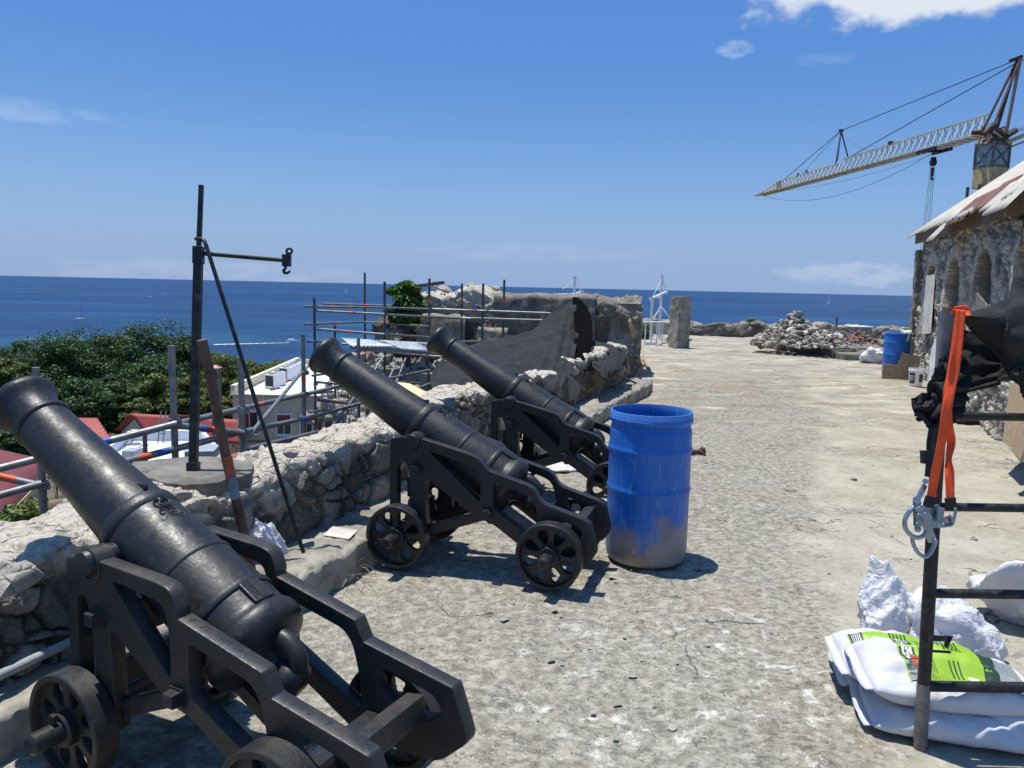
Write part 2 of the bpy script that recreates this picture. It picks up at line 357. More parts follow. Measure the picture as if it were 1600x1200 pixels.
    lip=m.noise(3.1,8,.66,c=m.map((.8,1.3,1)));lipe=m.math('MULTIPLY',m.math('MULTIPLY',m.ramp(lip,.485,.5),m.ramp(lip,.515,.5)),m.ramp(m.noise(1.2,4,.5),.54,.62))
    crk=m.math('MULTIPLY',m.ramp(cr,.008,.002),m.ramp(mid,.50,.60));crk=m.math('MAXIMUM',crk,m.math('MULTIPLY',lipe,.4));crk2=m.math('MULTIPLY',m.ramp(cr2,.010,.002),m.ramp(big,.58,.66))
    ck=m.math('MAXIMUM',crk,crk2);c=m.mix(m.math('MULTIPLY',ck,.85),c,(.05,.045,.04))
    h=m.math('ADD',m.math('MULTIPLY',fine,1.0),m.math('MULTIPLY',grit,.35))
    h=m.math('ADD',h,m.math('MULTIPLY',m.ramp(vd,.5,.2),m.math('MULTIPLY',stone,.5)));h=m.math('ADD',h,m.math('MULTIPLY',peb,.22))
    h=m.math('SUBTRACT',h,m.math('MULTIPLY',ck,.9));h=m.math('SUBTRACT',h,m.math('MULTIPLY',pit,.75))
    return m.fin(c,.93,0,m.bump(h,.8,.013),spec=.2)
M_ground=m_ground()
M_conc=simple('weathered_concrete',(.27,.25,.20),.9,var=.35,scale=5,bstr=.6,bscale=45,bdist=.006,dirt=(.10,.09,.08,.6))
M_concdark=simple('dark_weathered_concrete',(.17,.155,.13),.92,var=.4,scale=4,bstr=.6,bscale=40,bdist=.01,dirt=(.06,.055,.05,.7))
def m_iron(name,base=(.034,.036,.041),brown=(.06,.048,.038),rough=.37,bamt=.5):
    m=Mat(name);n=m.noise(5,7,.65);n2=m.noise(28,7,.7);n3=m.noise(160,4,.6)
    c=m.mix(m.ramp(n,.42,.68,0,bamt),base,brown);c=m.mix(m.ramp(n2,.55,.75,0,.5),c,(.075,.072,.068));c=m.mix(m.ramp(n3,.60,.72,0,.35),c,(.13,.125,.12))
    z=m.N('ShaderNodeNewGeometry');
    r=m.ramp(m.math('ADD',n2,m.math('MULTIPLY',n,.5)),.5,1.0,rough-.10,rough+.16)
    h=m.math('ADD',m.noise(70,6,.6),m.math('MULTIPLY',m.noise(9,5,.5),1.4))
    return m.fin(c,r,.25,m.bump(h,.22,.006),spec=.5)
M_iron=m_iron('painted_cast_iron',(.022,.0235,.0265),(.040,.034,.028),.43)
M_iron2=m_iron('rust_tinted_cast_iron',(.026,.027,.029),(.066,.052,.040),.45,.75)
M_steel=simple('galvanised_tube',(.25,.255,.25),.5,.55,var=.2,scale=9,bstr=.12,bscale=120,dirt=(.16,.12,.09,.5))
M_steeldark=simple('dull_dark_tube',(.10,.105,.11),.5,.45,var=.35,scale=12,bstr=.2,bscale=120,dirt=(.16,.10,.06,.5))
M_blackpipe=simple('grimy_black_pipe',(.018,.019,.02),.5,.3,var=.5,scale=14,bstr=.3,bscale=150,dirt=(.13,.12,.11,.45))
M_rust=simple('rusty_pipe',(.105,.058,.040),.8,.1,var=.45,scale=9,bstr=.5,bscale=90,dirt=(.20,.16,.13,.6))
M_orange=simple('orange_paint_band',(.72,.12,.03),.55,var=.15);M_blue=simple('blue_paint_band',(.03,.10,.42),.55,var=.15)
M_grayblue=simple('grey_blue_paint_band',(.16,.23,.29),.7,var=.25)
M_ochre=simple('faded_crane_yellow',(.56,.41,.18),.55,var=.25,scale=2,dirt=(.10,.06,.04,.6))
M_wood=simple('raw_timber',(.36,.24,.13),.8,var=.3,scale=3,bstr=.3,bscale=50);M_wooddark=simple('old_timber',(.13,.09,.06),.85,var=.35,scale=3,bstr=.4,bscale=50)
def m_ply(name,a,b):
    m=Mat(name);c=m.mix(m.ramp(m.noise(3,7,.6,c=m.map((1.2,14,14)),dist=.6),.3,.7),a,b);return m.fin(m.mix(m.ramp(m.noise(2,5),.5,.75,0,.5),c,tuple(q*.45 for q in a)),.8,0,m.bump(m.noise(30,4),.2,.003))
M_ply=m_ply('grimy_plywood',(.22,.165,.10),(.38,.29,.18));M_plynew=m_ply('new_plywood',(.62,.46,.25),(.76,.60,.36))
def m_cloth(name,c,rough=.9,weave=900,var=.2,tint=(.1,.1,.1,0),crease=0):
    m=Mat(name);cc=m.mix(m.ramp(m.noise(5,5,.6),.3,.7),tuple(q*(1-var) for q in c),tuple(min(1,q*(1+var)) for q in c))
    if tint[3]: cc=m.mix(m.ramp(m.noise(9,6,.7),.5,.75,0,tint[3]),cc,tint[:3])
    h=m.math('ADD',m.noise(22,5,.55),m.math('MULTIPLY',m.noise(weave,2),.25))
    if crease: h=m.math('ADD',m.math('MULTIPLY',h,.5),m.math('ADD',m.ramp(m.math('ABSOLUTE',m.math('SUBTRACT',m.noise(5,3,.5,dist=.6),.5)),0,.11),m.math('MULTIPLY',m.ramp(m.math('ABSOLUTE',m.math('SUBTRACT',m.noise(12,3,.5,dist=.8),.5)),0,.10),.5)))
    mm=m.fin(cc,rough,0,m.bump(h,.3+crease,.006+.02*crease),spec=.2);return mm
M_tarp=m_cloth('black_felt_cloth',(.027,.028,.029),.95,tint=(.08,.077,.07,.35))
M_white=m_cloth('white_woven_sack',(.57,.57,.59),.55,1200,.05,(.60,.57,.52,.35))
M_crumple=m_cloth('crumpled_woven_sack',(.64,.64,.66),.5,1200,.05,(.60,.57,.52,.35),crease=.32)
M_foldshade=Mat('painted_fold_shade').fin((.006,.006,.007),1.0,spec=0.0)  # near-black cloth colour that paints the shade inside the fold
M_black=simple('black_rubber',(.012,.012,.013),.6)
def m_leaf(name,a,b,tip=(.16,.17,.03)):
    m=Mat(name);r=m.attr('leaf');c=m.mix(r,a,b);c=m.mix(m.ramp(r,.86,1.0,0,.7),c,tip)
    d=m.N('ShaderNodeBsdfTranslucent');m.set(d.inputs[0],c);ms=m.N('ShaderNodeMixShader');ms.inputs[0].default_value=.25
    m.fin(c,.5,0,spec=.35);m.t.links.new(m.b.outputs[0],ms.inputs[1]);m.t.links.new(d.outputs[0],ms.inputs[2])
    o=[n for n in m.n if n.type=='OUTPUT_MATERIAL'][0];m.t.links.new(ms.outputs[0],o.inputs[0]);return m.m
M_leafdark=m_leaf('dark_green_leaves',(.026,.066,.016),(.085,.155,.032),(.15,.20,.05))
M_leafmid=m_leaf('olive_green_leaves',(.085,.125,.024),(.20,.235,.05),(.36,.30,.09))
M_leafbright=m_leaf('fresh_green_leaves',(.06,.13,.018),(.13,.23,.035),(.25,.30,.06))
M_bark=simple('bark',(.10,.075,.055),.9,var=.4,scale=5,bstr=.6,bscale=30,bdist=.02)
# ------------------------------------------------------------------ sea and terrain
def m_sea():
    m=Mat('sea_water');P=m.xyz()
    n=m.noise(.004,6,.6,c=m.map((.35,1.0,1)));n2=m.noise(.0011,5,.6,c=m.map((.25,1,1)))
    c=m.mix(m.ramp(n2,.35,.68),(.004,.027,.082),(.006,.043,.120));c=m.mix(m.ramp(n,.50,.66,0,.75),c,(.016,.072,.19));c=m.mix(m.ramp(m.noise(.0022,6,.62,c=m.map((.12,1.6,1),loc=(4,9,0))),.50,.62,0,.5),c,(.004,.024,.075))
    # shallows: turquoise over pale sand near the coast
    d=m.N('ShaderNodeVectorMath',operation='LENGTH');m.set(d.inputs[0],m.c)
    sh=m.math('MULTIPLY',m.ramp(d.outputs['Value'],1500,350),m.ramp(m.noise(.006,4,.6),.42,.70))
    c=m.mix(m.math('MULTIPLY',sh,.8),c,(.022,.125,.20))
    w1=m.noise(.35,6,.65,c=m.map((.6,1.6,1)));w2=m.noise(.05,5,.6,c=m.map((.5,1.5,1)))
    b=m.bump(m.math('ADD',m.math('MULTIPLY',w1,.5),w2),.9,1.6)
    return m.fin(c,.42,0,b,spec=.16)
M_sea=m_sea()
SEA=-45.0
rr=np.concatenate([[0],np.geomspace(60,60000,60)]);aa=np.linspace(0,2*np.pi,97)
V=np.stack([rr[:,None]*np.cos(aa),rr[:,None]*np.sin(aa),np.full((61,97),SEA)],-1)
o=sheet('sea',V,M_sea);tag(o,kind='structure')
def terr(x,y):
    d=np.sqrt(x*x+(y-4)**2);z=np.interp(d,[0,8,20,45,70,100,130,190,330,900],[-9.5,-9.5,-10,-11.5,-14.5,-17.5,-21,-33,-48,-60])
    return z+.5*fbm(np.stack([x/9,y/9,0*x],-1),4,5)
rr=np.concatenate([[0],np.geomspace(6,900,60)]);aa=np.linspace(0,2*np.pi,129)
X=rr[:,None]*np.cos(aa)+0;Y=4+rr[:,None]*np.sin(aa)
mt=Mat('scrubby_earth');c=mt.mix(mt.ramp(mt.noise(.35,7,.65),.35,.65),(.05,.06,.022),(.16,.12,.075));c=mt.mix(mt.ramp(mt.noise(2,6,.6),.5,.75),c,(.07,.085,.03))
M_terr=mt.fin(c,.95,0,mt.bump(mt.noise(1.2,8,.7),.8,.4))
o=sheet('terrain',np.stack([X,Y,terr(X,Y)],-1),M_terr);tag(o,kind='structure')
# ------------------------------------------------------------------ terrace ground
DW=np.array([.357,.934,0]);DW/=np.linalg.norm(DW);NW=np.array([DW[1],-DW[0],0])   # parapet line and its inward normal
W0=np.array([-1.392,4.548,0])
def wp(s,n=0,z=0): return W0+DW*s+NW*n+np.array([0,0,z])
ys=np.concatenate([np.arange(-3,1.6,.25),np.arange(1.6,8,.035),np.geomspace(8,31,150)])
us=np.concatenate([np.linspace(0,.45,330)**1.0/.45*.62,np.linspace(.62,1,60)[1:]])
left=W0[0]+DW[0]/DW[1]*(ys-W0[1])-.25;left=np.where(ys>15.5,np.interp(ys,[15.5,17.5,31],[2.55,.2,-2.5]),left)
G=np.zeros((len(ys),len(us),3));G[...,1]=ys[:,None];G[...,0]=left[:,None]+us[None,:]**1.25*(24)
x,y=G[...,0],G[...,1];P2=np.stack([x,y,0*x],-1)
nz=fbm(P2*.8,4,3);nz2=fbm(P2*2.1,4,9)
# the older, worn strip runs down the middle; newer smooth screed to the right and by the guns
edge_r=1.30+.372*(y-3.2)+.22*nz+.10*nz2
core=sst(.25,-.15,x-edge_r)*sst(-.9,.1,(x-(W0[0]+DW[0]/DW[1]*(y-W0[1])))-.9-.25*nz)
rough=np.clip(core*sst(22,10,y)*.95+.18+.45*sst(.15,.6,nz2)*sst(.0,.5,nz),0,1)
rough=np.maximum(rough,.55*sst(8,12,y)*sst(.0,.5,nz2+.2*nz))
chalk=np.exp(-(((x-.62)/.75)**2+((y-3.15)/.95)**2))*1.0+.55*np.exp(-(((x-1.25)/.35)**2+((y-3.6)/.8)**2))+.25*sst(.2,.6,nz)+.35*np.exp(-(((x-2.6)/.7)**2+((y-4.4)/.9)**2))
chips=fbm(P2*11,4,21);F1,F2,ID=worley(P2*7.5,31)
G[...,2]=.012*nz2*rough+.007*chips*rough+.010*nz+np.where(ID>.62,.016,0.)*sst(.42,.30,F1)*rough*sst(12,6,y)+.02*sst(10,14,y)*nz2
G[...,2]-=.012*sst(.0,.12,edge_r-x)*sst(9,6,y)                       # broken edge of the screed
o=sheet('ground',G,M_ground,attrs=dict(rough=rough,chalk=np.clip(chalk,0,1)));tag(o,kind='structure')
# fort body under the terrace
mb=MB();c=[wp(-8,-.35),wp(9.3,-.35),(-3.5,17.2,0),(-3.5,30.6,0),(26,30.6,0),(26,-4,0),(-6,-4,0)]
c=[(p[0],p[1],-.05) for p in c][::-1];mb.slab(c,12);o=mb.obj('fort_retaining_wall',M_concdark);tag(o,'tall dark masonry retaining wall carrying the whole terrace','retaining wall')
# scattered chips of stone
rng=np.random.RandomState(4);mb=MB()
for i in range(620):
    if i<400: p=np.array([rng.uniform(-1.0,2.9),rng.uniform(2.2,7.5)])
    else: p=np.array([rng.uniform(1,9),rng.uniform(7,22)])
    ln=W0[0]+DW[0]/DW[1]*(p[1]-W0[1])
    if p[0]<ln+.5: continue
    r=rng.choice([.004,.006,.009,.014],p=[.42,.36,.17,.05])*(1 if i<400 else 2.4)
    mb.rock((p[0],p[1],r*.1),r,1000+i,flat=.45,sub=1)
for i in range(48):
    p=np.array([rng.normal(.62,.55),rng.normal(3.2,.65)]) if i<40 else np.array([rng.uniform(.2,3),rng.uniform(3.4,7)])
    r=rng.choice([.012,.018,.026,.036],p=[.35,.35,.2,.1]);mb.rock((p[0],p[1],-r*.10+.002),r,7000+i,flat=.16,sub=1)
M_chip=simple('stone_chips',(.31,.29,.245),.95,var=.5,scale=1.5)
o=mb.obj('gravel',M_chip,smooth=25);tag(o,'loose grey stone chips scattered over the terrace','gravel',kind='stuff')
# ------------------------------------------------------------------ rubble walls
def rubble(name,G,mat,scale=(5,5,7),amp=.05,seed=0,fine=.02,mort=.16,big=.0,flip=False,parent=None,cap=None):
    n=gridnormals(G)*(-1 if flip else 1);P=G*np.array(scale)+.35*np.stack([fbm(G*3,3,seed+1),fbm(G*3,3,seed+2),fbm(G*3,3,seed+3)],-1)
    F1,F2,ID,VA=worley(P*.52,seed,vec=True);E_=(F2-F1)/.52
    f1,f2,id2,VB=worley(P*1.18+5,seed+40,vec=True);sm=_hash((ID*9973).astype(np.int64),(ID*0).astype(np.int64),(ID*0).astype(np.int64),seed+3)<.5
    ID=np.where(sm,(ID*.37+id2)%1.0,ID);E_=np.where(sm,np.minimum(E_,(f2-f1)/1.18),E_);m=sst(.012,mort*.5,E_);lp=np.where(sm[...,None],VB/1.18,VA/.52)
    # hewn faces: each stone has its own tilted flat face, chipped along the joints
    tilt=np.stack([_hash((ID*9973).astype(np.int64),(ID*0).astype(np.int64),(ID*0).astype(np.int64),seed+k)-.5 for k in range(3)],-1)
    face=np.clip((tilt*lp).sum(-1)*1.1,-.5,.6);rid=1-2*np.abs(fbm(G*9,4,seed+15))
    cq=0. if cap is None else cap
    d=amp*m*(.35+.8*ID+face*.9)+fine*(.5+.5*cq)*(.6*fbm(G*14,5,seed+5)+.55*rid)+big*fbm(G*2.2,4,seed+8)-amp*.55
    cp=np.zeros_like(ID) if cap is None else cap
    d=d*(1-.45*cp)
    o=sheet(name,G+n*d[...,None],mat,parent,attrs=dict(stone=ID,mortar=m,cap=cp),flip=flip);return o
def wall_grid(s0,s1,ds,prof,dv,K=None):
    """prof(s) -> list of (n,z) points round the cross-section; returns grid [s,v]"""
    S=np.arange(s0,s1+ds/2,ds);rows=[]
    for s in S:
        p=np.array(prof(s));seg=np.linalg.norm(np.diff(p,axis=0),axis=1)
        if K is None: K=[max(2,int(round(q/dv))) for q in seg]
        pts=[]
        for i,k in enumerate(K):
            t=np.linspace(0,1,k,endpoint=False)[:,None];pts.append(p[i]*(1-t)+p[i+1]*t)
        pts.append(p[-1:]);q=np.concatenate(pts);rows.append(W0+DW*s+NW*q[:,:1]+np.array([0,0,1])*q[:,1:])
    return np.stack(rows)
HS=[-8,-3.5,-1.7,-.8,-.3,-.02,.9,1.4,2.3,3.3,4.3,5.2,5.9,6.4,10];HZ=[.62,.62,.63,.645,.635,.685,.685,.70,.79,.785,.71,.69,.70,.81,.84]
def par_prof(s):
    z=np.interp(s,HS,HZ)+.025*math.sin(s*7.1)+.015*math.sin(s*17)
    wd=np.interp(s,[-8,-2.2,-1.1,-.6,-.42,-.28,.02,.18,3,10],[.55,.55,.62,.85,.80,.42,.36,.47,.42,.45])
    return [(.02,.0),(.01,.22),(-.01,z*.7),(-.03,z-.04),(-.07,z-.01),(-wd*.6,z),(-wd,z-.02),(-wd-.03,z-.35),(-wd-.05,-.6)]
KW=[17,20,20,4,22,20,26,20]
WG=np.concatenate([wall_grid(-4.2,-2.3,.022,par_prof,.013,KW),wall_grid(-2.28,3.2,.0125,par_prof,.013,KW),wall_grid(3.225,9.6,.025,par_prof,.013,KW)])
zt=np.max(WG[...,2],axis=1,keepdims=True)
o=rubble('parapet_wall',WG,M_wall,scale=(4.4,4.4,6.0),amp=.050,seed=3,fine=.024,big=.012,mort=.20,cap=sst(-.16,-.02,WG[...,2]-zt+.05*fbm(WG*4,4,2)))  # lime cap mask, also painting the top as sunlit above a shaded face
tag(o,'long low rubble stone parapet wall running behind the three cannons','wall')
# concrete pad on the wall carrying the hoist post
P=[g(212,742,.73),g(362,750,.73),g(440,728,.73),g(425,716,.73),g(330,712,.73),g(205,722,.73)]
pp=[]
kq=[(215,744),(250,751),(292,757),(332,754),(372,745),(390,738),(392,722),(385,715),(300,712),(205,722)]
for i in range(len(kq)):
    a=np.array(g(*kq[i],.69));b=np.array(g(*kq[(i+1)%len(kq)],.69))
    for t in np.linspace(0,1,9,endpoint=False): q=a*(1-t)+b*t;pp.append(q+np.array([.022*fbm((q*9)[None],3,4)[0],.022*fbm((q*9)[None],3,5)[0],0]))
mb=MB();mb.slab(pp,.08);o=mb.obj('concrete_pad',M_concdark,bevel=.006);tag(o,'flat grey concrete pad on top of the wall under the hoist post','concrete pad')
# banquette step at the foot of the wall
def ledge(name,s0,s1,n0,n1,h,label,ds=.02,seed=60):
    def prof(s): return [(n1-.0,-.05),(n1,h-.02),(n1-.025,h),(n0,h)]
    G=wall_grid(s0,s1,ds,prof,.02);n=gridnormals(G)
    d=.012*fbm(G*6,5,seed)+.009*fbm(G*25,3,seed+4)-.035*sst(.05,.35,fbm(G*7,4,seed+9))*sst(h-.05,h-.01,G[...,2])*sst(n1-.10,n1-.02,(G-W0)@NW)
    o=sheet(name,G+n*d[...,None],M_conc);tag(o,label,'step')
    return o
ledge('stone_step',-.62,4.0,-.05,.41,.20,'grey concrete step with a whitish patch, along the wall foot behind the middle cannon')
ledge('stone_step',4.03,9.75,-.05,.43,.20,'far length of grey concrete step ending beside the timber handle',ds=.03,seed=70)
ledge('stone_step',-3.6,-.66,-.05,.20,.16,'broken narrow stone step in the near left corner beside the closest wheel',seed=80)
mb=MB();q=[g(505,836,.206),g(545,842,.206),g(560,828,.206),g(520,822,.206)];mb.slab(q,.004)
o=mb.obj('mortar_patch',simple('pale_mortar',(.55,.52,.46),.9));tag(o,'small square of pale mortar on the step beside the middle cannon wheel','mortar patch')
for i,(px,py,z,r,lab) in enumerate([(285,776,.72,.055,'angular pale stone lying on the wall top left of the leaning rusty pole'),(20,905,.66,.15,'big flat yellowish stone capping the wall at the left edge'),(455,709,.75,.06,'grey stone at the broken end of the wall top, right of the hoist brace'),
    (1335,748,0.01,.035,'flat dark stone fragment lying on the open terrace floor'),(1515,690,.01,.07,'brown stone lump on the ground before the leaning planks'),(650,660,.77,.05,'small stone on the wall top behind the middle cannon trunnion')]):
    mb=MB();p=g(px,py,z);mb.rock(p,r,77+i,flat=.55);o=mb.obj('loose_stone',M_rock,smooth=30);tag(o,lab,'stone')
# ------------------------------------------------------------------ cannons on iron carriages
def wheel_mesh():
    n=44;R=.203
    outer=[(R*.9*math.cos(2*math.pi*i/n),R*.9*math.sin(2*math.pi*i/n)) for i in range(n)]
    holes=[]
    for k in range(8):
        a=2*math.pi*(k+.5)/8;pts=[]
        for j in range(14):
            t=2*math.pi*j/14;rad=.119+.047*math.cos(t);tan=(.029+.013*math.cos(t))*math.sin(t)
            pts.append((rad*math.cos(a)-tan*math.sin(a),rad*math.sin(a)+tan*math.cos(a)))
        holes.append(pts[::-1])
    web=plate(outer,holes,.034,.006);mb=MB();mb.addmesh(web)
    w2=.045
    mb.lathe([(-w2,R-.024),(-w2,R-.004),(-w2+.004,R),(w2-.004,R),(w2,R-.004),(w2,R-.024),(.014,R-.030),(-.014,R-.030),(-w2,R-.024)],ax=(0,0,1),n=56,caps=False)
    mb.lathe([(-.055,.0),(-.055,.058),(-.048,.064),(.048,.064),(.055,.058),(.055,0)],ax=(0,0,1),n=28,caps=False)
    return mb
RXM=Matrix.Rotation(R_(90),4,'X')   # plate XY -> XZ, thickness along Y
CHEEK_A=dict(outer=[(1.105,.16),(1.10,.815),(1.02,.835),(.89,.834),(.565,.762),(.50,.738),(.462,.690),(.435,.668),(.185,.603),(.145,.580),(.108,.520),(.078,.497),(-.165,.430),(-.212,.405),(-.232,.33),(-.255,.235),(-.20,.155),(.12,.15),(.40,.335),(.50,.36),(.855,.585),(.845,.16)],
  r=[.01,.02,.03,.03,.06,.05,.05,.05,.05,.04,.04,.05,.05,.04,.05,.03,.04,.05,.04,.05,.04,.01],
  holes=[[(1.05,.22),(1.05,.665),(1.005,.69),(.968,.62),(.955,.42),(.96,.22)],[(.835,.757),(.56,.692),(.505,.665),(.487,.60),(.487,.465)],[(.405,.602),(.205,.548),(.155,.522),(.125,.46),(.105,.285),(.14,.275),(.405,.435)],[(.045,.432),(-.13,.382),(-.165,.335),(-.12,.295),(-.02,.305),(.04,.36)]],bolts=[(.437,.40),(.915,.635)],fz=.203)
CHEEK_B=dict(outer=[(1.11,.16),(1.10,.772),(1.03,.785),(.92,.792),(.595,.778),(.53,.765),(.502,.700),(.505,.674),(.118,.588),(.080,.515),(-.300,.447),(-.345,.33),(-.365,.27),(-.24,.155),(.10,.15),(.45,.335),(.56,.36),(.865,.56),(.85,.16)],
  r=[.01,.012,.01,.01,.05,.05,.01,.004,.006,.006,.012,.03,.05,.05,.05,.04,.05,.05,.01],
  holes=[[(1.05,.22),(1.05,.63),(1.005,.65),(.972,.58),(.958,.42),(.96,.22)],[(.85,.735),(.60,.712),(.565,.69),(.545,.60),(.545,.445)],[(.455,.60),(.175,.54),(.135,.50),(.11,.42),(.085,.27),(.12,.26),(.455,.42)],[(.03,.445),(-.22,.40),(-.26,.35),(-.21,.30),(-.06,.30),(.02,.36)]],bolts=[(.507,.40),(.918,.585)],fz=.168)
def make_barrel(t0,org,elev,scale_r=1.0,brown=False,long=0.0):
    """lathe along the bore; t measured from the muzzle backwards"""
    A=Vector((-math.cos(elev),0,-math.sin(elev)))     # muzzle -> breech
    prof=[(.0,.070),(.0,.118),(.006,.128),(.020,.136),(.034,.1375),(.046,.134),(.062,.124),(.085,.1135),(.115,.107),(.150,.1045),(.168,.1045),(.170,.113),(.176,.117),(.190,.117),(.196,.113),(.198,.108),
      (.40,.118),(.60,.129),(.80,.1405),(.848,.143),(.850,.152),(.856,.157),(.870,.158),(.884,.160),(.890,.160),(.905,.157),(.910,.153),(1.06,.160),(1.19,.165),(1.192,.170),(1.198,.172),(1.208,.172),(1.214,.170),(1.216,.168),
      (1.30,.172),(1.405,.175),(1.407,.181),(1.414,.184),(1.430,.184),(1.437,.181),(1.439,.175),(1.50,.174),(1.525,.176),(1.535,.184),(1.548,.190),(1.562,.192),(1.58,.191),(1.598,.186),(1.613,.174),(1.624,.155),(1.636,.118),(1.652,.072),(1.672,.052),(1.69,.046)]
    prof=[(t,r*scale_r) for t,r in prof]
    m=MB();m.lathe(prof,org,A,72,caps=False);m.lathe([(0,.070),(.25,.066),(.25,0.001)],org,A,40,caps=False)
    return m,A
def rel(org,A,t,ang,r):
    """point on the barrel: ang from the top, positive to the far side"""
    up=Vector((-A.z,0,A.x)) if A.x>0 else Vector((A.z,0,-A.x))
    up=Vector((A.z*-1,0,A.x)); up=up if up.z>0 else -up
    lat=Vector((0,1,0));return Vector(org)+A*t+(up*math.cos(ang)+lat*math.sin(ang))*r
def make_cannon(CH,loc,yaw,label,elev,org,m_cheek,marks=False):
    root=thing('cannon',label,'cannon',loc,yaw+math.pi*0,'black cannons along the parapet')
    root.rotation_euler=(0,0,yaw)
    # root frame: X towards the muzzle, Y = left of it. The side facing the camera is y>0 here, so far side = -y
    S=-1
    mb,A=make_barrel(0,org,elev);barrel=mb.obj('barrel',M_iron,root,smooth=38,local=True)
    # trunnions
    tp=Vector(org)+A*.935;tz=Vector((0,0,-.035))
    for s in (1,-1):
        q=MB();a=tp+tz;q.lathe([(0,.047),(.128,.047),(.132,.044),(.132,0.0005)],a+Vector((0,s*.145,0)),(0,s,0),26,caps=False);q.obj('trunnion',M_iron,barrel,smooth=40,local=True)
    q=MB()
    e=Vector(org)+A*1.69
    q.lathe([(-.01,.046),(.012,.047),(.035,.066),(.06,.074),(.09,.070),(.112,.045),(.118,.001)],e,A,28,caps=False)
    up=rel((0,0,0),A,0,0,1);
    ring=[e-A*.085+up*.050,e-A*.06+up*.092,e-A*.02+up*.112,e+A*.03+up*.108,e+A*.062+up*.085,e+A*.07+up*.05]
    q.poly([Vector(p) for p in catmull([v[:] for v in ring],16)],.033,14);q.obj('cascabel',M_iron,barrel,smooth=60,local=True)
    # vent field with its slot
    q=MB();rM=Matrix((A,Vector((0,1,0)),up)).transposed()
    q.box(rel(org,A,1.478,0,.176),(.10,.085,.018),R=rM);v=q.obj('vent_patch',M_iron,barrel,bevel=.006,local=True)
    q=MB();q.box(rel(org,A,1.475,0,.185),(.085,.014,.004),R=rM);q.obj('vent_slot',M_black,barrel,local=True)
    q=MB();q.add([rel(org,A,.79,-.05,.139),rel(org,A,.79,.05,.139),rel(org,A,.838,.06,.143),rel(org,A,.838,-.06,.143),rel(org,A,.838,0,.170)],[(0,1,4),(1,2,4),(2,3,4),(3,0,4),(3,2,1,0)]);q.obj('front_sight',M_iron,barrel,local=True)
    # crowned cipher in relief
    q=MB();rr_=.1585
    def st(pts,rad=.0035,sm=True):
        P=[(p[0],p[1],0) for p in pts];P=catmull(P,max(4,len(P)*4)) if sm else P
        q.poly([rel(org,A,.985+.0-p[1]*1.0,p[0]/rr_,rr_-.002) for p in P],rad,6)
    for s in (1,-1):
        st([(.0,.062),(.018*s,.068),(.032*s,.055),(.026*s,.035),(0,.032)]);st([(0,.032),(.012*s,.048),(0,.062)])
    st([(-.03,.026),(0,.021),(.03,.026)],.004);st([(0,.064),(0,.076)],.005,False);st([(-.006,.071),(.006,.071)],.004,False)
    st([(.004,.006),(-.012,.014),(-.028,.004),(-.030,-.018),(-.016,-.032),(.002,-.026),(.004,-.012),(-.010,-.011)],.004)
    st([(.012,-.032),(.012,.012)],.004,False);st([(.012,.012),(.034,.012),(.036,-.006),(.014,-.008)],.004);st([(.018,-.008),(.034,-.028),(.046,-.034),(.052,-.026)],.004)
    st([(-.030,-.018),(-.044,-.030),(-.034,-.042),(0,-.040)],.0032)
    q.obj('cipher',M_iron,barrel,smooth=60,local=True)
    # cheeks
    out=fillet(CH['outer'],CH['r']);hs_=[fillet(h,.028)[::-1] for h in CH['holes']]
    for s in (1,-1):
        me=plate(out,hs_,.060,.005);q=MB();q.addmesh(me,Matrix.Translation((0,s*.220,0))@RXM)
        tx,tzz=tp.x,tp.z-.035
        q.lathe([(-.033,.066),(.033,.066),(.036,.062),(.036,.046)],(tx,s*.220,tzz-.012),(0,s,0),26,caps=False)
        ck=q.obj('cheek',m_cheek,root,smooth=30,local=True)
        for bx,bz in CH['bolts']:
            b=MB();b.lathe([(0,.046),(.012,.046),(.012,.034),(.045,.032),(.047,.028),(.047,.001)],(bx,s*.248,bz),(0,s,0),4 if marks else 6,caps=False);b.obj('bolt',m_cheek,ck,local=True)
        if marks and s==1:
            ta,tb=Vector((CH['outer'][7][0],0,CH['outer'][7][1])),Vector((CH['outer'][8][0],0,CH['outer'][8][1]))
            tc_,td=Vector((CH['outer'][9][0],0,CH['outer'][9][1])),Vector((CH['outer'][10][0],0,CH['outer'][10][1]))
            for (a,b,items) in ((ta,tb,[(.10,'4'),(.27,'FT'),(.50,'N\u00ba'),(.68,'9')]),(tc_,td,[(.13,'1 6'),(.34,'0'),(.53,'7'),(.90,'K')])):
                dirv=(b-a).normalized();nv=Vector((-dirv.z,0,dirv.x));nv=nv if nv.z>0 else -nv
                for f_,tx_ in items:
                    p=a.lerp(b,f_)+nv*.0006+Vector((0,.220,0))
                    M=Matrix((dirv,nv.cross(dirv),nv)).transposed().to_4x4();M.translation=p
                    q=MB();q.addmesh(textmesh(tx_,.036,.0008),M);q.obj('engraved_figure',M_black,ck,local=True)
    # axles, wheels, linchpins
    for ax,az in ((1.02,CH['fz']),(0.02,.203)):
        q=MB();q.lathe([(-.462,.001),(-.462,.026),(-.452,.038),(-.25,.039),(-.25,.05),(.25,.05),(.25,.039),(.452,.038),(.462,.026),(.462,.001)],(ax,0,az),(0,1,0),22,caps=False)
        q.box((ax,0,az+.012),(.075,.40,.10));axo=q.obj('axle',M_iron,root,smooth=40,local=True)
        for s in (1,-1):
            q=MB();a=Vector((ax,s*.372,az));q.bar(a+Vector((0,0,-.052)),a+Vector((0,0,.058)),.017,.012,upv=(0,1,0));q.box(a+Vector((0,0,.062)),(.026,.02,.022));q.obj('linchpin',M_iron,axo,bevel=.003,local=True)
    w0=None
    k=0
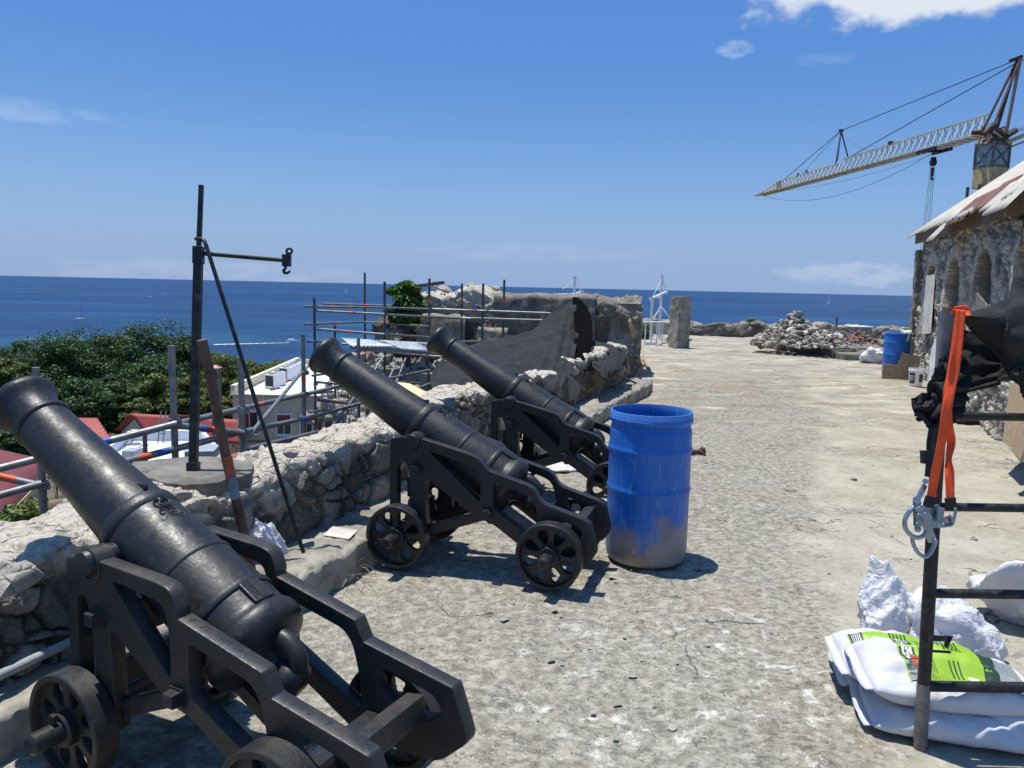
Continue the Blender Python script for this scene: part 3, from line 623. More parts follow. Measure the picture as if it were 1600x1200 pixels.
    for ax,az in ((1.02,CH['fz']),(0.02,.203)):
        for s in (1,-1):
            if w0 is None:
                w0=wheel_mesh().obj('wheel',m_cheek,root,smooth=32,local=True);wo=w0
            else: wo=w0.copy();col.objects.link(wo)
            wo.matrix_basis=Matrix.Translation((ax,s*.302,az))@Matrix.Rotation(.31*k+.1,4,'Y')@Matrix.Rotation(R_(-90),4,'X');k+=1
    # transoms and braces
    q=MB();q.box((CH['outer'][9][0]-.235 if marks else -.12,0,.345),(.075,.382,.085),R=Matrix.Rotation(R_(10),3,'Y'));q.obj('rear_transom',m_cheek,root,bevel=.006,local=True)
    q=MB();q.box((.985,0,.50),(.05,.382,.14));q.box((1.0,0,.30),(.05,.382,.10));q.obj('front_transom',M_iron,root,bevel=.008,local=True)
    q=MB();q.lathe([(-.20,.022),(.20,.022)],(CH['bolts'][0][0],0,CH['bolts'][0][1]-.06),(0,1,0),14);q.box((.30,0,.285),(.34,.13,.05),R=Matrix.Rotation(R_(-30),3,'Y'));q.obj('stool_bed',M_iron,root,smooth=40,local=True)
    bx,bz=CH['bolts'][0]
    for s in (1,-1):
        q=MB();q.bar((bx+.01,s*.205,bz-.015),(.97,s*.205,.185),.045,.062);q.obj('brace',m_cheek,root,bevel=.006,local=True)
    return root
def yawloc(x,y,z,yaw): return (x,y,z),yaw
cA=make_cannon(CHEEK_B,(-.53,2.40,.012),2.648,'closest black cannon, muzzle cut by the left edge, figures cut into its rail',R_(28.6),(1.786,0,1.258),M_iron2,marks=True)
cB=make_cannon(CHEEK_A,(.358,4.70,.008),2.835,'middle black cannon with the blue drum standing behind its rear wheels',R_(30),(1.748,0,1.313),M_iron)
cC=duptree(cB);cC.location=(.945,6.33,.012);cC.rotation_euler=(0,0,2.80)
cC['label']='farthest black cannon, muzzle before the black cloth, tail hidden by the blue drum'
# ------------------------------------------------------------------ plastic drums
def m_drum():
    m=Mat('scuffed_blue_plastic');P=m.xyz()
    c=m.mix(m.ramp(m.noise(3,5,.6),.3,.7),(.004,.11,.43),(.009,.15,.54))
    sc=m.noise(5,6,.75,c=m.map((9,9,.9)));sc2=m.noise(14,6,.7,c=m.map((6,6,.35)))
    low=m.ramp(P[2],.72,.15);c=m.mix(m.math('MULTIPLY',m.ramp(sc2,.52,.75),m.math('ADD',m.math('MULTIPLY',low,.55),.12)),c,(.34,.42,.52))
    c=m.mix(m.ramp(sc,.62,.72,0,.5),c,(.35,.45,.62));ln_=m.noise(7,4,.7,c=m.map((22,22,.5)));c=m.mix(m.ramp(ln_,.60,.70,0,.5),c,(.42,.52,.66))
    dirt=m.math('MULTIPLY',m.ramp(m.math('SUBTRACT',m.noise(3.4,7,.72,c=m.map((1,1,.7))),m.math('MULTIPLY',P[2],.65)),.26,.44),m.ramp(P[2],.60,.12))
    c=m.mix(m.math('MULTIPLY',dirt,.85),c,(.30,.24,.17));c=m.mix(m.ramp(P[2],.085,.015,0,.75),c,(.36,.33,.28));c=m.mix(m.math('MULTIPLY',m.ramp(m.noise(3.1,7,.7,c=m.map((1,1,.6),loc=(4,2,1))),.54,.66),m.ramp(P[2],.50,.20,0,.75)),c,(.24,.16,.09));c=m.mix(m.math('MULTIPLY',m.ramp(m.noise(6,7,.75,c=m.map((1.5,1.5,.5),loc=(1,5,2))),.60,.68),m.ramp(P[2],.9,.3,.15,.7)),c,(.33,.37,.42))
    c=m.mix(m.ramp(P[2],.955,.99,0,.25),c,(.25,.4,.7))
    return m.fin(c,m.ramp(sc,.4,.7,.36,.62),0,m.bump(m.math('ADD',m.noise(4,3,.5),m.math('MULTIPLY',sc,.1)),.25,.01),spec=.45)
M_drum=m_drum()
def drum(loc,label,h=1.0,r=.271,rz=0):
    root=thing('plastic_drum',label,'drum',loc,rz,'blue plastic drums')
    k=h/1.0
    pr=[(0,.0005),(.0,r-.045),(.006,r-.022),(.022,r-.010),(.05,r-.004),(.085,r),(.30,r),(.455,r),(.472,r+.0015),(.485,r+.006),(.500,r+.006),(.512,r+.001),(.525,r-.001),(.725,r-.001),(.738,r+.0015),(.750,r+.006),(.765,r+.006),(.777,r+.001),(.79,r-.002),(.868,r-.002),(.886,r-.004),(.905,r-.011),(.930,r-.012),(.940,r-.012)]
    m=MB();m.lathe([(t*k,q) for t,q in pr],n=80,caps=False)
    m.lathe([(.940*k,r-.018),(.5*k,r-.012),(.03,r-.02),(.028,.0005)],n=64,caps=False);body=m.obj('drum_body',M_drum,root,smooth=40,local=True)
    m=MB();m.lathe([(t*k,q) for t,q in [(.925,r-.013),(.932,r-.002),(.942,r+.003),(.958,r+.004),(.966,r-.001),(1.0,r-.001),(1.006,r-.004),(1.006,r-.012),(.99,r-.016),(.935,r-.017)]],n=80,caps=False);m.obj('rim',M_drum,root,smooth=35,local=True)
    m=MB();m.lathe([(-.008,r-.021),(0,r-.020),(.004,.0005)],(0,0,(.48 if h>.99 else .9)*k),n=48,caps=False);m.obj('residue',M_conc,root,local=True)
    return root
p=g(1016,872);drum((p[0]-.03,p[1]+.03,.002),'scuffed blue plastic drum standing open behind the middle cannon, the nearer of two drums')
p=g(1403,590);drum((p[0],p[1]+.15,.01),'smaller looking blue plastic drum against the ruined building, behind the notched plywood',h=.995,rz=1)
# ------------------------------------------------------------------ hoist post, leaning pole
D0=float((g(302,735,.688)-CAM)@_f)
print('hoist depth',D0)
def hp(x,y,d=D0): return dep(x,y,d)
root=thing('hoist_post','black steel hoist post with a swinging arm and hook, standing on the wall pad','hoist',hp(302,735))
m=MB();k_=D0/5.75;m.bar(hp(302,735),hp(310,400),.058*k_,.058*k_);m.bar(hp(310.2,401),hp(314.5,289),.033*k_,.033*k_);m.bar(hp(310,412),hp(310.4,385),.07*k_,.07*k_);m.bar(hp(302,735),hp(302.3,722),.08*k_,.08*k_)
m.obj('mast',M_blackpipe,root,bevel=.004)
m=MB();m.tube(hp(316,396),hp(446,407,D0+.2),.016*k_,n=14);m.obj('arm',M_blackpipe,root,smooth=40)
m=MB();m.bar(hp(448,398,D0+.2),hp(448,416,D0+.2),.034,.05);m.poly([hp(*q,D0+.2) for q in [(449,398),(450,394)]],.012,8)
m.poly([hp(452+4.2*math.cos(a),392.5+4.2*math.sin(a),D0+.2) for a in np.linspace(0,2*np.pi,14)[:-1]],.0075,8,closed=True)
m.poly([hp(*q,D0+.2) for q in [(447,415),(446,419),(443,423),(444,426),(448,427),(452,425),(453.5,422)]],[.008,.009,.010,.010,.009,.007,.003],8);m.obj('hook',M_blackpipe,root,smooth=40)
m=MB();m.poly([hp(306,373,D0-.05),hp(315,373.5,D0-.07),hp(319,376,D0-.08),hp(322,383,D0-.09)]+[Vector(hp(322,383,D0-.09)).lerp(Vector(plane(470,850,W0+NW*.26,NW)),t) for t in (.25,.5,.75,1,1.03)],.0150*k_,10);m.obj('brace_rod',M_blackpipe,root,smooth=60)
M_redband=simple('worn_red_paint_band',(.36,.075,.04),.65,var=.35,scale=14,dirt=(.12,.06,.04,.6))
root=thing('rusty_pole','leaning rusty pole with a red and a grey-blue paint band, propped against the wall','pole',plane(381,838,W0+NW*.12,NW))
a=Vector(plane(381,838,W0+NW*.12,NW));b=Vector(plane(315,531,W0+NW*.04,NW));a=a+(a-b)*((a.z-.2)/(b.z-a.z))
m=MB();m.poly([a.lerp(b,t)+Vector((.004*math.sin(t*9),0,0)) for t in np.linspace(0,1,9)],.026,14);m.obj('shaft',M_rust,root,smooth=50)
for t0,t1,mm,nm in ((.435,.52,M_redband,'red_band'),(.335,.432,M_grayblue,'grey_band')):
    m=MB();m.tube(a.lerp(b,t0),a.lerp(b,t1),.0268,n=14);m.obj(nm,mm,root,smooth=50)
# ------------------------------------------------------------------ tube scaffolds
TR=.0242
class Scaf:
    def __init__(s,name,label,base,mat=M_steel): s.root=thing(name,label,'scaffold',base);s.cl=[];s.mat=mat
    def tube(s,a,b,part='ledger',r=TR,mat=None,bands=()):
        m=MB();m.tube(a,b,r,n=10);o=m.obj(part,mat or s.mat,s.root,smooth=50)
        for t,mm in bands:
            L_=(Vector(b)-Vector(a)).length;h=min(.05/L_,.2) if L_>0 else .05;q=MB();q.tube(Vector(a).lerp(Vector(b),max(0,t-h)),Vector(a).lerp(Vector(b),min(1,t+h)),r*1.03,n=10);q.obj('paint_band',mm,o,smooth=50)
    def clamp(s,p,sc=1.0):
        m=MB();p=Vector(p);m.lathe([(-.03*sc,.036*sc),(.03*sc,.036*sc)],p,(0,0,1),10);m.box(p+Vector((.035,-.03,0))*sc,(.06*sc,.05*sc,.045*sc),.5);m.tube(p+Vector((.02,-.04,-.03))*sc,p+Vector((.06,-.06,.03))*sc,.008*sc,n=6);m.obj('clamp',M_steel,s.root,smooth=40)
near=Scaf('tube_scaffold','nearer galvanised tube scaffold outside the wall, with orange and blue paint bands',(-2.9,5.5,0))
def nd(*q): return Vector(dep(*q))
def post(S,xt,yt,xb,d,zb=-8,mat=None,bands=(),r=TR):
    t=nd(xt,yt,d);b=Vector((t.x+(xb or 0),t.y,zb));S.tube(b,t,'standard',r,mat,bands)
    return t
def onpost(t,y,d): # point on the vertical through t at image row y
    lo,hi=-9.,t.z
    for _ in range(40):
        m_=(lo+hi)/2;P=np.array([t.x,t.y,m_])-CAM;yy=600-FPX*(P@_u)/(P@_f)
        if yy>y: lo=m_
        else: hi=m_
    return Vector((t.x,t.y,(lo+hi)/2))
OB=(lambda t:[(t-.02,M_orange),(t+.02,M_blue)])
pA=post(near,56,574,0,5.0);pB=post(near,268,540,0,5.3);pC=post(near,376,558,0,5.9);pD=post(near,473.5,522,0,8.7,bands=[(.945,M_orange)]);pE=post(near,560,528,0,11.0)
m1=onpost(pA,712,5)
near.tube(nd(-40,742,4.6),nd(276,662,5.3),bands=[(.60,M_blue)]);near.tube(nd(270,663.5,5.33),nd(474,616,8.7),bands=[(.55,M_orange)]);near.tube(nd(474,617,8.75),nd(600,586,12.2),bands=[(.42,M_orange),(.52,M_blue)])
near.tube(nd(-40,785,4.7),nd(64,756,5.0));near.tube(nd(-40,736,4.9),nd(60,758,5.02),bands=[(.50,M_orange)])
near.tube(nd(120,741,4.7),nd(380,674,5.95),bands=[(.35,M_orange),(.45,M_blue)]);near.tube(nd(376,676,5.93),nd(474,654,8.7),bands=[]);near.tube(nd(474,655,8.7),nd(568,629,11.1),bands=[(.1,M_orange),(.02,M_blue)])
near.tube(nd(272,664,5.35),nd(380,677,5.9),bands=[(.42,M_blue),(.50,M_orange)])
near.tube(nd(471,582,8.6),nd(380,692,5.95),'diagonal_brace',.018);near.tube(nd(556,618,11),nd(512,675,9.2),'diagonal_brace',.018);near.tube(nd(490,562,9.6),nd(471,584,8.7),'diagonal_brace',.018)
near.tube(nd(380,703,5.9),nd(496,675,8.9),bands=[(.45,M_blue)]);near.tube(nd(384,703,5.95),nd(431,711,7.2))
near.tube(nd(494,624,9.2),nd(558,632,11.0),bands=[(.22,M_blue),(.42,M_orange)])
for t,ys_ in ((pB,(660,)),(pC,(640,676)),(pD,(582,616,655)),(pE,(628,)),(pA,(757,))):
    for yv in ys_: near.clamp(onpost(t,yv,0))
far=Scaf('tube_scaffold','farther thin tube scaffold beside the rubble bastion, carrying the corrugated sheet roof',(-3.5,15,0),mat=M_steeldark)
pts={}
for (x,yt,d,bn) in [(491,465,14.5,()),(523,508,16,()),(570,426,17.5,()),(601,440,14.0,[(.93,M_orange),(.905,M_blue)]),(636,443,17.5,[]),(671,435,15.5,[(.955,M_orange)]),(722,443,16.5,[(.96,M_orange)]),(755,443,15.5,[]),(788,437,16.3,[(.955,M_orange)])]:
    pts[x]=post(far,x,yt,0,d,-8,bands=bn)
for a,b,bn in [((474,479,14.4),(601,480.5,15.5),[(.35,M_orange)]),((601,481,15.5),(722,484,16.5),[(.16,M_blue)]),((504,474.5,16.5),(636,479,17.5),[(.5,M_orange)]),((494,485.5,14.5),(601,491,14.0),[(.52,M_orange),(.56,M_blue)]),((601,491.5,14.05),(722,497.5,16.2),[(.45,M_orange)]),((636,494,17),(848,500.5,15.6),[(.06,M_blue),(.12,M_orange)]),((676,483,15.6),(860,489.5,15.4),[(.32,M_orange),(.36,M_blue)]),
    ((476,507,14.4),(571,503,17.5),[(.5,M_orange)]),((571,503,17.5),(671,510,15.6),[(.4,M_blue),(.46,M_orange)]),((496,514,14.5),(601,522.5,14.0),[(.5,M_orange)]),((601,522.5,14),(671,527,15.5),[]),((479,534,14.4),(522,533,15),[(.1,M_blue)]),
    ((488,587,14.3),(516,583,15.5),[]),((495,597,14.5),(538,601,15.5),[]),((488,615,14.3),(520,612,15.5),[]),((534,537,15.5),(671,552,15.2),[(.8,M_blue)]),((560,546,15.5),(694,558,14.9),[]),((610,591,12.6),(672,578,14.2),[]),((616,597,12.5),(672,600,14.2),[(.35,M_orange)]),((655,606,13.5),(680,596,14.2),[]),((671,537,15.4),(640,535.5,15.9),[]),
    ((722,534,16.4),(755,532.5,15.5),[]),((722,497.5,16.3),(788,499,16.3),[(.7,M_orange)]),((482,644,14),(520,640,15),[])]:
    far.tube(nd(*a),nd(*b),'ledger',.022,M_steel,bn)
for a,b in [((600,556,14),(578,590,13.4)),((622,560,15.5),(608,592,14.8)),((634,560,15.8),(618,600,15))]: far.tube(nd(*a),nd(*b),'diagonal_brace',.02,M_steel)
for x,yl in ((491,(479,507,534,600)),(570,(478,503)),(601,(481,491,522,545)),(671,(482,500,527,556)),(722,(484,497)),(788,(487,))):
    for yv in yl: far.clamp(onpost(pts[x],yv,0),.9)
# corrugated sheet roof on the far scaffold, each lap a sheet of the same part
def corr(p0,p1,p2,p3,n,amp,rows=2):
    """corrugated grid over quad p0-p1 (across ribs) / p3-p2"""
    p0,p1,p2,p3=[np.array(p,float) for p in (p0,p1,p2,p3)];k=n*6+1;U=np.linspace(0,1,k)[:,None,None];Vv=np.linspace(0,1,rows)[None,:,None]
    G=(p0*(1-U)+p1*U)*(1-Vv)+(p3*(1-U)+p2*U)*Vv;nn=np.cross(p1-p0,p3-p0);nn/=np.linalg.norm(nn);nn=nn if nn[2]>0 else -nn
    return G+nn*(amp*np.sin(U*2*np.pi*n))
M_zinc=simple('bright_zinc_sheet',(.66,.68,.70),.45,.3,var=.12,scale=2,dirt=(.42,.36,.28,.35))
root=thing('corrugated_sheet_roof','white corrugated sheet roof lying on the farther scaffold in front of the sea','sheet roof',g(610,535,.72))
for q in ([(534,529,.80),(600,533,.80),(648,543,.70),(548,541,.72)],[(596,532,.82),(668,536,.82),(694,552,.66),(628,546,.70)]):
    sheet('roof_sheet',corr(*[g(*c) for c in q],16,.018,6),M_zinc,root,.004)
m=MB();m.bar(g(548,541.5,.69),g(694,552.5,.63),.05,.08);m.obj('bearer',M_steel,root)
root=thing('corrugated_canopy','small corrugated lean-to canopy above the red door, below the middle cannon barrel','canopy',g(545,640,-1.6))
sheet('canopy_sheet',corr(g(484,642,-1.7),g(592,646,-1.75),g(602,657,-2.05),g(520,652,-2.05),22,.02,5),M_zinc,root,.004)
m=MB();m.bar(g(520,653.5,-2.07),g(602,658.5,-2.07),.05,.10);m.obj('canopy_edge',simple('blue_grey_trim',(.13,.16,.19),.6),root)
mb=MB();mb.slab([g(620,597,.66),g(677,636,.70),g(694,626,.70),g(640,599,.66)],.02);o=mb.obj('plywood_board',M_plynew);tag(o,'fresh yellow plywood board lying behind the wall between the two farther cannon barrels','board')
# ------------------------------------------------------------------ town below the fort
M_redroof=None
def m_roof(name,a,b,ridge=.25,tile=False):
    m=Mat(name);c=m.mix(m.ramp(m.noise(.8,6,.65),.35,.7),a,b)
    P=m.attr('ru');Q=m.attr('rv');wv=m.math('SINE',m.math('MULTIPLY',P,6.283/ridge));h=wv
    if tile: h=m.math('ADD',wv,m.math('FRACT',m.math('MULTIPLY',Q,-1/.34)));c=m.mix(m.ramp(m.math('FRACT',m.math('MULTIPLY',Q,1/.34)),.9,1.0),c,tuple(q*.5 for q in a))
    else: c=m.mix(m.ramp(wv,.5,1,0,.35),c,tuple(q*.6 for q in a))
    return m.fin(c,.6,0,m.bump(h,.6,.03))
M_red=m_roof('red_painted_sheet',(.33,.055,.045),(.44,.085,.065));M_redpale=m_roof('faded_red_sheet',(.50,.20,.16),(.58,.27,.22));M_tile=m_roof('dull_red_tiles',(.30,.075,.065),(.40,.11,.095),.22,True);M_maroon=m_roof('maroon_sheet',(.17,.035,.035),(.24,.05,.05))
M_beige=simple('beige_render',(.62,.50,.34),.85,var=.1,scale=1.2,bstr=.1,dirt=(.33,.27,.19,.4));M_cream=simple('cream_render',(.66,.52,.30),.8,var=.08,scale=1,dirt=(.45,.34,.2,.35));M_whitep=simple('white_paint',(.78,.77,.74),.6,var=.05,dirt=(.55,.5,.43,.3))
M_roofw=simple('white_roof_coating',(.72,.71,.68),.7,var=.08,scale=.3,dirt=(.50,.44,.34,.55));M_glass=simple('dark_window_glass',(.03,.035,.04),.12,spec=.8);M_grayp=simple('grey_paint',(.30,.33,.36),.6,var=.1);M_redd=simple('dark_red_paint',(.22,.03,.035),.6,var=.15);M_dark=simple('dark_interior',(.015,.014,.013),.9)
def roofquad(mb_list,name,mat,parent,P):
    """one roof slope: P = eave-left, eave-right, ridge-right, ridge-left"""
    P=[np.array(p,float) for p in P];nu,nv=20,8;U=np.linspace(0,1,nu)[:,None,None];Vv=np.linspace(0,1,nv)[None,:,None]
    G=(P[0]*(1-U)+P[1]*U)*(1-Vv)+(P[3]*(1-U)+P[2]*U)*Vv;e=(P[1]-P[0])/np.linalg.norm(P[1]-P[0])
    ru=(G-P[0])@e;rv=np.linalg.norm(G-P[0]-ru[...,None]*e,axis=-1)
    return sheet(name,G,mat,parent,.05,dict(ru=ru,rv=rv))
def windowpart(parent,p,rz,wd,ht,mat=M_whitep,shutter=None):
    c=Vector(p);m=MB();Rz=Matrix.Rotation(rz,3,'Z')
    def B(o,d): m.box(c+Rz@Vector(o),d,rz)
    t=.09
    B((-wd/2,0,0),(t,.12,ht+t));B((wd/2,0,0),(t,.12,ht+t));B((0,0,ht/2),(wd-t,.12,t));B((0,0,-ht/2),(wd-t,.12,t));B((0,0,0),(.05,.08,ht-t));B((0,-.05,-ht/2-.09),(wd+.25,.2,.07))
    f=m.obj('window',mat,parent);q=MB();q.box(c+Rz@Vector((0,.04,0)),(wd-.05,.03,ht-.05),rz);q.obj('pane',M_glass,f)
    if shutter: q=MB();q.box(c+Rz@Vector((0,-.03,ht*.28)),(wd-t,.05,ht*.42),rz);q.obj('shutter',shutter,f)
# beige building with the flat white roof
ZB=-7.05
FL=g(363.5,616.5,ZB);FR=g(640,622,ZB);BL=g(466,568.5,ZB)
dirx=(FR-FL);dirx[2]=0;wX=np.linalg.norm(dirx);dirx/=wX;diry=np.array([-dirx[1],dirx[0],0]);
k=(BL-FL);dl=np.array([k[0],k[1],0]);LB=np.linalg.norm(dl);dl/=LB;wX=22.0
def bp(a,b,z): return FL*[1,1,0]+dirx*a+dl*b+np.array([0,0,z])
rzb=math.atan2(dirx[1],dirx[0])
root=thing('flat_roofed_building','beige building with a flat white roof and a dark red door beyond the wall','building',bp(wX/2,0,-13))
m=MB();c=[bp(0,0,ZB-.02),bp(wX,0,ZB-.02),bp(wX,LB,ZB-.02),bp(0,LB,ZB-.02)];m.slab(c,8);m.obj('wall',M_beige,root)
m=MB();m.slab([bp(.5,.5,ZB+.03),bp(wX-.5,.5,ZB+.03),bp(wX-.5,LB-.5,ZB+.03),bp(.5,LB-.5,ZB+.03)],.03);m.obj('roof',M_roofw,root)
m=MB()
for a,b,h in ((( -.15,0),(wX,0),.10),((wX,0),(wX,LB),.5),((0,LB),(wX,LB),.55),((0,0),(0,LB),.75)):
    m.bar(bp(a[0],a[1],ZB+h/2-.03),bp(b[0],b[1],ZB+h/2-.03),.35,h)
m.obj('roof_parapet',simple('pale_cream_coping',(.66,.60,.45),.8),root)
def bface(px,py): return plane(px,py,FL,np.cross(dirx,[0,0,1]))
for (px,py,wd,ht,sh) in [(390,660,1.35,1.75,None),(444,663,1.15,1.6,M_redd),(479,664,.95,1.5,None),(520,664,1.3,1.6,None),(533,664,1.2,1.6,None)]:
    p=bface(px,py)-diry*.03;windowpart(root,p,rzb,wd,ht,M_whitep,sh)
m=MB();a=bface(487.5,622);b=bface(513,622);c_=bface(513,680);m.bar((a+b)/2-diry*.06+np.array([0,0,-.1]),np.array([(a+b)[0]/2,(a+b)[1]/2,-11.9])-diry*.06,np.linalg.norm(b-a),.10,upv=tuple(dirx));m.obj('door',M_redd,root)
m=MB();m.bar(bp(-.1,-.06,-10.7),bp(wX,-.06,-10.7),.1,.12);m.obj('string_course',M_concdark,root)
def ac_unit(i,p,rz,label):
    r=thing('cooling_unit',label,'cooling unit',p,rz,'cooling units on the flat white roof')
    m=MB();m.box((0,0,.62),(.95,.85,1.16));m.obj('casing',M_whitep,r,bevel=.03,local=True)
    m=MB()
    m.box((0,-.425,.66),(.76,.012,.86))
    for z in np.linspace(.28,1.05,8): m.box((0,-.435,z),(.74,.02,.03))
    m.obj('louvre',M_glass,r,local=True)
    m=MB();m.lathe([(0,.34),(.07,.34),(.07,.28),(.02,.27),(.02,.001)],(0,0,1.2),(0,0,1),20,caps=False);m.obj('fan_cowl',M_grayp,r,smooth=40,local=True)
    m=MB()
    for s in (-1,1): m.box((s*.36,0,.02),(.08,.9,.06))
    m.obj('foot',M_redd,r,local=True);return r
labs=['cooling unit closest to the near roof edge of the beige building','second rooftop cooling unit, right behind the one closest to the roof edge','first box of the longer rear row of rooftop cooling units','second box of the longer rear row of rooftop cooling units','middle box of the longer rear row of rooftop cooling units','fourth box of the longer rear row of rooftop cooling units','farthest rooftop cooling unit at the end of the rear row']
for i,(px,py) in enumerate([(426,607),(435,602.5),(447,594.5),(453,591),(458.5,588),(463,585.5),(467,583)]):
    p=g(px,py,ZB+.03);ac_unit(i,p,rzb-.35,labs[i])
m=MB();m.bar(g(424,609,ZB+.09),g(470,583.5,ZB+.09),.25,.12);o=m.obj('pipe_tray',M_redd);tag(o,'dark red pipe tray running along the rooftop cooling units','pipe tray')
# red tiled roof in front of it
root=thing('tiled_house','low house with a dull red tiled hip roof directly below the wall','house',g(430,715,-9))
e0=g(300,735,-6.6);e1=g(640,735,-6.6);rd0=g(405,694,-5.6);rd1=g(640,688,-5.6)
b0=rd0+(rd0-e0)*np.array([.35,1,0]);b0[2]=-6.6;b1=rd1+(rd1-e1)*np.array([0,.8,0]);b1[2]=-6.6
roofquad(0,'roof',M_tile,root,(e0,e1,rd1,rd0));roofquad(0,'roof',M_tile,root,(b0,e0,rd0,rd0+.01));roofquad(0,'roof',M_tile,root,(b1,b0,rd0,rd1))
m=MB();m.slab([e0+np.array([.5,.4,-.15]),e1+np.array([-.5,.4,-.15]),b1+np.array([-.5,-.4,-.15]),b0+np.array([.5,-.4,-.15])],4);m.obj('wall',M_beige,root)
# white flat roofed block on the left
root=thing('white_flat_house','low block with a cluttered flat white roof, left of the hoist post','building',g(240,700,-11))
zr=-8.3;A_=[g(120,745,zr),g(352,722,zr),g(318,688,zr),g(205,688,zr)]
m=MB();m.slab(A_,.25);m.obj('roof',M_roofw,root);m=MB();m.slab([np.array(p)-[0,0,.26] for p in A_],5);m.obj('wall',M_whitep,root)
m=MB();U1=np.array([0,0,.55])
m.bar(A_[3]+U1*.5,A_[2]+U1*.5,.22,.55);m.bar(A_[0]+U1*.3,A_[3]+U1*.6,.25,.55);m.bar(A_[2]+U1*.5,A_[1]+U1*.1,.25,.5);m.obj('roof_parapet',simple('pale_blue_white',(.62,.68,.74),.7,var=.06),root)
m=MB();m.bar(A_[3]+np.array([0,.05,.60]),A_[2]+np.array([0,.05,.60]),.3,.10);m.obj('coping',M_whitep,root)
m=MB();q=[g(290,695,zr+.9),g(344,694,zr+.9),g(334,705,zr+.9),g(288,706,zr+.9)][::-1];m.slab(q,.5);m.obj('roof_hatch',M_grayp,root)
m=MB()
for (x0,y0,x1,y1,wd,h) in [(196,693,203,694,.5,.15),(208,692,214,694,.45,.12),(190,702,205,692,.06,.06),(200,712,214,706,.7,.5),(216,700,225,693,.06,.06),(186,716,199,708,.08,.08),(205,722,232,694,.04,.04),(196,724,205,718,.3,.2)]: m.bar(g(x0,y0,zr+h/2),g(x1,y1,zr+h/2),wd,h)
m.obj('roof_clutter',M_grayp,root)
m=MB();a0=g(250,690,zr);a1=g(258,690,zr)
for s in (a0,a1): m.bar(s+[0,-.3,0],s+[0,.3,1.9],.06,.06)
for t in (.25,.5,.75): m.bar(a0*(1-t)+(a0+[0,.3,1.9])*t,a1*(1-t)+(a1+[0,.3,1.9])*t,.05,.05)
m.obj('roof_ladder',M_steel,root)
m=MB();p=g(228,728,-7.2);m.tube((p[0],p[1],-9),(p[0],p[1],-5.4),.11,n=10);o=m.obj('vent_pipe',M_concdark,smooth=40);tag(o,'short dark vent pipe standing on the cluttered white roof','pipe')
# red roofs behind
def gable_house(label,eL,eR,rL,rR,zE,zR,depth,mat,wall,cat='house'):
    eL,eR=g(*eL,zE),g(*eR,zE);rL,rR=g(*rL,zR),g(*rR,zR);root=thing('red_roofed_house',label,cat,((eL+eR)/2*[1,1,0])+[0,0,zE-3],0)
    roofquad(0,'roof',mat,root,(eL,eR,rR,rL));bL=2*rL-eL;bR=2*rR-eR;bL[2]=bR[2]=zE;roofquad(0,'roof',mat,root,(bR,bL,rL,rR))
    m=MB();sh=np.array([0,0,-.12]);i=.06
    c=[eL*(1-i)+bR*i,eR*(1-i)+bL*i,bR*(1-i)+eL*i,bL*(1-i)+eR*i];c=[p+sh for p in c];V=c+[p-[0,0,5] for p in c]+[rL*(1-i)+rR*i+2*sh,rR*(1-i)+rL*i+2*sh]
    m.add(V,[(0,1,5,4),(1,2,6,5),(2,3,7,6),(3,0,4,7),(4,5,6,7),(0,8,9,1),(1,9,2),(2,9,8,3),(3,8,0)]);m.obj('wall',wall,root);return root,eL,eR
h,_,_=gable_house('house with the broad bright red sheet roof behind the white flat roof',(178,673),(372,684),(203,646),(372,656),-10.2,-8.6,8,M_red,M_cream)
a=[g(250,671.5,-10.15),g(268,672.5,-10.15),g(299,651,-8.52),g(265,649.5,-8.52)];
sheet('faded_roof_sheet',np.array([[a[0],a[3]],[a[1],a[2]]])+np.array([0,0,.09]),M_redpale,h,.03,dict(ru=np.array([[0,0],[1,1]]),rv=np.zeros((2,2))))
gable_house('small house with a plain red roof and cream gable, beside the closest cannon barrel',(60,671),(131,672),(70,653),(152,653.5),-10.6,-9.2,7,M_red,M_cream)
gable_house('far house with maroon roof showing between the scaffold and the bastion rubble',(545,556),(622,553),(560,545),(612,545),-6.8,-5.4,6,M_maroon,M_beige)
m=MB();p=g(607,600,-3);c=dep(613,592,22);m.box((c[0],c[1],c[2]-.9),(.8,.8,2.6));o=m.obj('maroon_shed',M_redd);tag(o,'small maroon painted shed wall behind the farther scaffold braces','shed')
# arcaded house at the lower left
root=thing('arcaded_house','cream house with three arched openings and a maroon roof at the lower left edge','house',dep(30,800,27))
ZE=-5.9;wl=dep(-30,800,24);wr=dep(66,772,31.5);wl[2]=wr[2]=0;dx=wr-wl;ln=np.linalg.norm(dx);dx/=ln;dn=np.array([dx[1],-dx[0],0])
def hw(px,py): q=plane(px,py,wl,dn);return [(q-wl)@dx,q[2]]
outp=[(-1,-12),(ln,-12),(ln,ZE),(-1,ZE)]
def archhole(xc,zb,zt,wd):
    return [(xc-wd,zb),(xc-wd,zt)]+[(xc-wd*math.cos(a),zt+wd*.85*math.sin(a)) for a in np.linspace(.2,math.pi-.2,9)]+[(xc+wd,zt),(xc+wd,zb)]
hol=[]
for x0,x1,yt,yb in ((3,10,797,820),(14,28,788,812),(33,47,777,801)):
    a=hw((x0+x1)/2,yb);b=hw((x0+x1)/2,yt);e=hw(x0,yb)[0];f_=hw(x1,yb)[0];wd=abs(f_-e)/2;hol.append(archhole(a[0],a[1],b[1]-wd*.7,wd))
me=plate(outp,[h_[::-1] for h_ in hol],.3,.01);m=MB();M=Matrix(((dx[0],0,-dn[0],wl[0]),(dx[1],0,-dn[1],wl[1]),(0,1,0,0),(0,0,0,1)));m.addmesh(me,M);m.obj('wall',M_cream,root)
